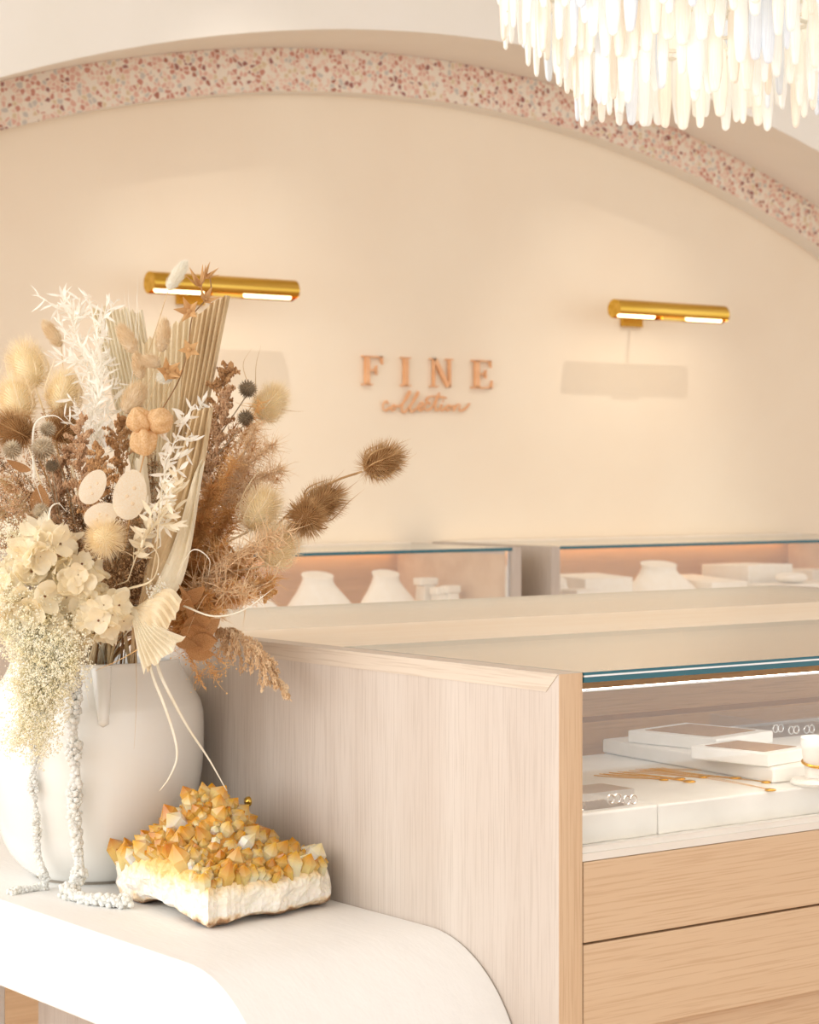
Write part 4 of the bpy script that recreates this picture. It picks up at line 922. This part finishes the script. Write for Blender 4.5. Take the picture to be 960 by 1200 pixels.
# ------------------------------------------------------------------ wall lettering
def sign():
    base = PL(423, 452, 1, YW)
    root = thing('wall_lettering', (4.94, YW, 1.5), 'copper wall lettering reading FINE collection on the peach wall', 'sign')
    h = .106; z0 = 1.5915; ya, yb = YW-.016, YW-.003
    def letter(x0, wd, prims):
        g = MB()
        for poly in prims: g.prism([(x0+u*wd, z0+v*h) for u, v in poly], 1, ya, yb)
        MB_pins = g.box((x0+wd*.3, yb, z0+h*.45), (x0+wd*.3+.004, YW-.0003, z0+h*.5))
        g.build('letter', copper, root)
    def rc(a, b, c, d): return [(a, b), (c, b), (c, d), (a, d)]
    X = lambda px: PL(px, 452, 1, YW).x
    letter(X(422.5), X(446.2)-X(422.5), [rc(.14,.02,.36,.98), rc(0,0,.5,.045), rc(0,.955,.2,1), rc(.3,.945,.97,1), [(.88,.96),(1,.72),(1,1),(.8,1)], rc(.34,.49,.68,.545), [(.62,.5),(.72,.36),(.72,.68),(.62,.55)]])
    letter(X(468.1), X(479.2)-X(468.1), [rc(.28,.02,.72,.98), rc(0,0,1,.045), rc(0,.955,1,1)])
    letter(X(502), X(528.5)-X(502), [rc(.13,.02,.2,.97), rc(0,0,.34,.045), rc(0,.955,.26,1), [(.1,1),(.28,1),(.90,.0),(.74,.0)], rc(.82,.0,.9,.97), rc(.7,.955,1,1)])
    letter(X(551), X(574.6)-X(551), [rc(.14,.02,.36,.98), rc(0,0,.96,.055), rc(0,.945,.9,1), [(.84,.97),(.94,.74),(.94,1),(.75,1)], [(.8,0),(1,0),(1,.3),(.9,.05)], rc(.34,.48,.64,.535), [(.6,.5),(.7,.36),(.7,.66),(.6,.55)]])
    paths = {'c': [(264,350),(252,338),(236,356),(236,380),(252,389),(276,372)],
      'o': [(294,360),(281,374),(288,389),(304,379),(303,361),(292,358),(304,366),(322,362)],
      'l': [(326,370),(360,332),(386,292),(382,280),(366,305),(348,350),(341,384),(352,401),(374,382)],
      'l2': [(374,382),(405,340),(432,298),(431,283),(416,305),(397,352),(389,384),(399,396),(424,378)],
      'e': [(424,378),(448,368),(461,352),(453,342),(438,354),(433,376),(446,389),(470,374)],
      'c2': [(500,353),(488,343),(472,360),(473,381),(489,387),(514,370)],
      't': [(514,370),(536,325),(552,290),(540,330),(529,372),(540,389),(560,372)],
      'i': [(560,372),(566,354),(559,380),(568,389),(586,374)],
      'o2': [(604,360),(589,375),(597,389),(613,380),(614,362),(602,358),(616,367),(634,362)],
      'n': [(636,360),(631,390),(644,368),(660,354),(668,362),(663,384),(676,391),(700,376),(722,350)],
      'bar': [(476,338),(486,318),(510,310),(552,312),(592,318)], 'dot': [(571,335),(574,337)]}
    for k, pts in paths.items():
        q = []
        for u, v in pts:
            p = PL(400+u/4.8, 400+v/4.8, 1, YW-.01); q.append(p)
        q = spline(q, 5)
        MB().tube(q, lambda t: .0036+.0010*math.sin(t*9), 6).build('letter' if k not in ('bar', 'dot') else 'stroke', copper, root, smooth=True)
sign()

# ------------------------------------------------------------------ glass cases along the back wall
led = plain('warm_led', (255,226,180), .4, emit=3.2, ecol=(255,206,140))
def wall_case(x0, x1, label):
    ya, yb = 5.815, YW-.003; T = .039
    root = thing('wall_display_case', ((x0+x1)/2, 6.15, 0), label, 'display case', 'glass-topped cases along the peach wall')
    for a in (x0, x1-T): MB().box((a, ya, 0), (a+T, yb, HC)).build('side_panel', oak_v, root)
    xa, xb = x0+T+.0005, x1-T-.0005
    MB().box((xa, ya+.03, .0), (xb, yb, DK-.021)).build('carcass', oak_x, root)
    n_ = 2; wd = (xb-xa)/n_
    for k in range(n_):
        for za, zb in ((.68, DK-.022), (.56, .677)):
            MB().box((xa+k*wd+.002, ya+.008, za), (xa+(k+1)*wd-.002, ya+.029, zb)).build('drawer', oak_x, root)
    MB().box((xa, ya+.004, DK-.02), (xb, yb, DK)).build('display_deck', deck_m, root)
    MB().box((xa, yb-.02, DK+.0005), (xb, yb, HC-.024)).build('back_panel', oak_d, root)
    for u in (xa+.0002, xb-.0022): MB().box((u, ya+.03, DK+.0006), (u+.002, yb-.0205, HC-.0245)).build('inner_lining', oak_x, root)
    MB().box((xa, yb-.10, HC-.022), (xb, yb, HC+.004)).build('rear_rail', oak_l, root)
    MB().box((xa+.03, yb-.055, HC-.030), (xb-.03, yb-.035, HC-.0225)).build('led_strip', led, root)
    g = MB(); g.box((xa, ya-.001, HC-.0115), (xb, yb-.1005, HC-.0003), 0); g.m[-4:] = [1,1,1,1]; g.build('glass_sheet', [glass_m, teal], root)
    MB().box((xa, ya+.006, DK+.0005), (xb, ya+.012, HC-.0125)).build('glass_pane', glass_m, root)
    MB().box((xb-.010, ya+.0125, DK+.0005), (xb-.0005, ya+.026, HC-.0125)).build('corner_post', silver, root)
wall_case(3.02, 4.832, 'glass-topped oak wall case with white necklace busts and small ring stands')
wall_case(4.967, 6.86, 'glass-topped oak wall case with cream boxes, bust and pillow inside')

def bust(name, px, wpx, top, Y, mat, label, group):
    p = PL(px, 706, 1, Y); sc = F_PX*.757/((p-EYE).dot(FW)); hw = wpx/sc/2
    zt = PL(px, top, 1, Y).z; h = zt-DK
    mb = MB(); n_ = 28; prof = [(1.0,.0,.75),(1.02,.04,.78),(.98,.12,.74),(.80,.36,.62),(.60,.58,.50),(.46,.76,.40),(.40,.88,.36),(.42,.96,.38),(.43,1.0,.39),(.38,1.004,.34)]
    vs = []
    for s_, t, d_ in prof:
        for k in range(n_):
            a = 2*pi*k/n_; vs.append((p.x+hw*s_*math.cos(a), Y+.06*(1-t)*0-.02*(1-t)+hw*d_*.62*math.sin(a), DK+.0005+h*t+(.012*math.sin(a) if t > .7 else 0)))
    fs = [(i*n_+k, i*n_+(k+1) % n_, (i+1)*n_+(k+1) % n_, (i+1)*n_+k) for i in range(len(prof)-1) for k in range(n_)]+[tuple(range(n_))[::-1], tuple(range((len(prof)-1)*n_, len(prof)*n_))]
    return mb.add(vs, fs).build(name, mat, org=(p.x, Y, DK), smooth='auto', label=label, cat='jewellery bust', group=group)
bust('necklace_bust', 372, 76, 674, 6.15, disp_c, 'white necklace bust in the wall case, between flowers and twin bust', None)
bust('necklace_bust', 452, 66, 672, 6.15, disp_c, 'white necklace bust in the wall case next to the ring stands', None)
bust('necklace_bust', 300, 60, 695, 6.05, disp_c, 'low white bust in the wall case behind the reed plume', None)
bust('necklace_bust', 772, 92, 661, 6.15, disp_c, 'cream necklace bust between the low trays and the sloped slab', None)
bust('necklace_bust', 658, 26, 680, 6.0, disp_c, 'narrow cream bust beside the end panel of the wall case', None)
for px, wpx, top, Y, lb in ((498, 20, 677, 6.15, 'tall white ring stand in the wall case'), (514, 14, 688, 6.08, 'short white ring stand between two other ring stands'), (527, 15, 686, 6.06, 'short white ring stand nearest the glass end')):
    p = PL(px, 704, 1, Y); sc = F_PX*.757/((p-EYE).dot(FW)); hw = wpx/sc/2; zt = PL(px, top, 1, Y).z
    root = thing('ring_stand', (p.x, Y, DK), lb, 'ring stand', 'white ring stands in the wall case')
    MB().prism([(p.x-hw*.8, DK+.0005), (p.x+hw*.8, DK+.0005), (p.x+hw*.55, zt-.026), (p.x-hw*.55, zt-.026)], 1, Y-.03, Y+.02).build('post', disp_c, root)
    MB().box((p.x-hw, Y-.028, zt-.0255), (p.x+hw, Y+.018, zt), bev=.004).build('head', disp_c, root)
def slab_box(name, xa, xb, ya, yb, z0, z1, mat, label, cat, tilt=0, group=None):
    g = MB().prism([(ya, z0), (yb, z0), (yb, z1+tilt), (ya, z1)], 0, xa, xb)
    o = g.build(name, mat, org=((xa+xb)/2, (ya+yb)/2, z0), label=label, cat=cat, group=group)
    m_ = o.modifiers.new('bevel', 'BEVEL'); m_.width = .004; m_.segments = 2; return o
Xq = lambda px, Y: PL(px, 700, 1, Y).x
slab_box('jewellery_box', Xq(686, 6.0), Xq(742, 6.0), 6.0, 6.2, DK+.0005, PL(700, 678, 1, 6.0).z, disp_c, 'low cream jewellery tray beside the narrow bust', 'tray', .01)
slab_box('jewellery_box', Xq(672, 5.9), Xq(700, 5.9), 5.88, 5.965, DK+.0005, PL(700, 690, 1, 5.9).z, disp_c, 'small low cream tray against the front glass of wall case', 'tray')
slab_box('sloped_display', Xq(826, 6.1), Xq(868, 6.1), 6.06, 6.36, DK+.0005, PL(838, 682, 1, 6.1).z, disp_c, 'flat cream sloped display slab between bust and block', 'display slab', .018)
slab_box('display_block', Xq(873, 6.12), Xq(925, 6.12), 6.1, 6.36, DK+.0005, PL(880, 662, 1, 6.12).z, disp_c, 'tall cream display block with slanting top in the wall case', 'display block', -.004)
slab_box('display_block', Xq(949, 6.2), Xq(990, 6.2), 6.18, 6.36, DK+.0005, PL(955, 668, 1, 6.2).z, disp_c, 'cream display block beside the pillow at the case end', 'display block')
slab_box('display_riser', Xq(905, 5.95), Xq(985, 5.95), 5.9, 6.08, DK+.0005, PL(930, 684, 1, 5.95).z, disp_c, 'low cream riser carrying the small pillow', 'riser')
pz = PL(930, 684, 1, 5.95).z; pp = PL(930, 676, 1, 5.98); mb = MB(); vs = []; n_ = 24; rows = 13
for i in range(rows):
    b_ = -pi/2+pi*i/(rows-1)
    for k in range(n_):
        a = 2*pi*k/n_; q = math.cos(b_); q = abs(q)**.6
        vs.append((pp.x+.066*q*math.copysign(abs(math.cos(a))**.7, math.cos(a)), 5.99+.045*q*math.copysign(abs(math.sin(a))**.7, math.sin(a)), pz+.021+.020*math.sin(b_)))
mb.add(vs, [(i*n_+k, i*n_+(k+1) % n_, (i+1)*n_+(k+1) % n_, (i+1)*n_+k) for i in range(rows-1) for k in range(n_)])
mb.build('bracelet_pillow', disp_c, org=(pp.x, 5.99, pz), smooth=True, label='small cream bracelet pillow on the low riser', cat='pillow')

# ------------------------------------------------------------------ displays inside the front counter
ST = .8355                                    # alabaster slab top
for k, (xa, xb, lb) in enumerate(((1.852, 2.012, 'white alabaster slab next to the oak side panel'), (2.0135, 2.322, 'white alabaster slab under the gold necklaces'), (2.3235, 2.66, 'white alabaster slab under the bracelet stand'), (2.6615, 3.0, 'white alabaster slab behind the glass beyond the bracelet stand'))):
    o = MB().box((xa, 2.14, DK+.0003), (xb, 2.585, ST), bev=.003).build('alabaster_slab', alab, org=((xa+xb)/2, 2.36, DK), label=lb, cat='slab', group='alabaster slabs in the counter')
def rotbox(name, c, rot, sx, sy, z0, z1, mat, bev=.002):
    g = MB().box((-sx/2, -sy/2, z0), (sx/2, sy/2, z1), bev=bev)
    m_ = Matrix.Translation((c[0], c[1], 0)) @ Matrix.Rotation(rot, 4, 'Z'); g.v = [tuple(m_ @ Vector(v)) for v in g.v]; return g
PT = ST+.0225
g = MB().prism([(2.277,2.186),(2.90,2.20),(2.93,2.60),(2.315,2.588)], 2, ST+.0004, PT)
o = g.build('display_plate', disp_w, org=(2.6, 2.38, ST), label='wide flat white display plate carrying the square trays', cat='display plate')
m_ = o.modifiers.new('bevel', 'BEVEL'); m_.width = .003; m_.segments = 2
def tray(cx_, cy_, rot, sx, sy, lb):
    root = thing('square_tray', (cx_, cy_, PT), lb, 'tray', 'white trays with tan pads')
    rotbox('t', (cx_, cy_), rot, sx, sy, PT+.0004, PT+.019, disp_w).build('body', disp_w, root)
    rotbox('t', (cx_, cy_), rot, sx*.76, sy*.76, PT+.0192, PT+.0200, tan_in, .0003).build('pad', tan_in, root, label='tan velvet pad')
tray(2.40, 2.458, math.radians(10), .150, .165, 'square white tray with tan pad beside the acrylic block')
tray(2.317, 2.270, math.radians(10), .108, .135, 'square white tray with tan pad beside the bracelet stand')
def ring_loop(mb, c, r_, w_, tilt=0, n_=16, gap=0):
    ax = Matrix.Rotation(tilt, 3, 'Z'); pts = []
    for k in range(n_+1):
        a = 2*pi*k/n_*(1-gap); pts.append(Vector(c)+ax @ Vector((r_*math.cos(a), 0, r_*math.sin(a))))
    mb.tube(pts, w_, 6)
def acrylic(name, xa, xb, ya, yb, z0, z1, lb):
    return MB().box((xa, ya, z0), (xb, yb, z1), bev=.0015).build(name, acryl, org=((xa+xb)/2, (ya+yb)/2, z0), label=lb, cat='acrylic block')
acrylic('acrylic_block', 1.856, 1.985, 2.155, 2.22, ST+.0004, ST+.022, 'clear acrylic block with silver hoops next to the side panel')
acrylic('acrylic_block', 1.87, 2.06, 2.40, 2.50, ST+.0004, ST+.016, 'clear acrylic block behind the hoops, without jewellery')
acrylic('acrylic_block', 2.52, 2.76, 2.43, 2.56, PT+.0004, PT+.028, 'clear acrylic block with hoops behind the square trays')
k = 0
for xx, yy, zz, lb in ((1.875, 2.150, ST+.008, 'pair of silver hoop earrings'), (1.938, 2.150, ST+.0125, 'pair of silver hoop earrings'), (1.966, 2.150, ST+.0085, 'pair of silver hoop earrings'), (2.565, 2.425, PT+.011, 'a'), (2.60, 2.425, PT+.010, 'a'), (2.53, 2.425, PT+.016, 'a')):
    g = MB(); ring_loop(g, (xx, yy, zz), .0058, .0011); ring_loop(g, (xx+.0115, yy, zz), .0058, .0011)
    g.build('hoop_earrings', silver, org=(xx, yy, zz), label='pair of small silver hoops on the acrylic beside the side panel' if k < 3 else 'pair of small silver hoops on the acrylic behind the trays', cat='earrings', group='silver hoops near the side panel' if k < 3 else 'silver hoops behind the trays'); k += 1
# necklaces: fine gold chains across the slab, each with a pendant at its end
ends = [((700,907),(778,913)), ((712,905),(797,912)), ((722,904),(808,915)), ((735,903),(824,910)), ((748,902),(862,900)), ((757,901),(862,911)), ((765,900),(898,916)), ((772,899),(903,925))]
for i_, (a, b_) in enumerate(ends):
    root_p = PL(*b_, 2, ST+.002); s_ = PL(*a, 2, ST+.002)
    if s_.y > 2.57: s_.y = 2.57
    root = thing('necklace', (root_p.x, root_p.y, ST), 'fine gold chain necklace with pendant laid across the white slab', 'necklace', 'gold necklaces on the alabaster')
    g = MB(); nb = 60; off = (root_p-s_).cross(Vector((0,0,1))).normalized()
    for sgn in (-1, 1):
        for q in range(nb):
            t = q/(nb-1); p = s_.lerp(root_p, t)+off*sgn*(.009*(1-t)**.8)+off*.004*math.sin(t*5+i_)
            g.ball((p.x, p.y, ST+.0011), .0009, sq=(1.5,1.5,1))
    g.build('chain', gold, root)
    g = MB(); g.lathe((root_p.x, root_p.y, ST+.0003), [(.0005,0),(.0068+.001*(i_ % 3),0),(.0072+.001*(i_ % 3),.0015),(.0055,.0028),(.0005,.003)], 14, cap=False); g.build('pendant', gold, root, smooth=True)
# bracelet stand at the right edge
bx, by, BP = 2.318, 2.147, ST
root = thing('bracelet_stand', (bx, by, BP), 'white rounded bracelet stand with a gold bangle', 'bracelet stand')
MB().lathe((bx, by, BP), [(.001,.0004),(.032,.0004),(.034,.004),(.031,.0085),(.016,.010),(.001,.010)], 36, cap=False).build('base', disp_w, root, smooth='auto')
g = MB(); vs = []; n_ = 24; prof = [(.015,.0102,0),(.016,.018,-.001),(.0185,.032,-.002),(.021,.046,-.002),(.0225,.058,-.001),(.022,.066,0),(.019,.068,.001)]
for r_, z_, d_ in prof: vs += [(bx+r_*math.cos(2*pi*k/n_), by+d_+r_*.8*math.sin(2*pi*k/n_), BP+z_) for k in range(n_)]
g.add(vs, [(i*n_+k, i*n_+(k+1) % n_, (i+1)*n_+(k+1) % n_, (i+1)*n_+k) for i in range(len(prof)-1) for k in range(n_)]+[tuple(range(n_))[::-1], tuple(range((len(prof)-1)*n_, len(prof)*n_))]); g.build('cone', disp_w, root, smooth='auto')
g = MB(); g.tube([(bx+.0195*math.cos(2*pi*k/32), by-.0015+.0165*math.sin(2*pi*k/32), BP+.030+.004*math.sin(2*pi*k/32)) for k in range(33)], .0022, 8)
g.build('gold_bangle', gold, org=(bx, by, BP+.030), smooth=True, label='gold bangle around the white bracelet stand', cat='bangle')
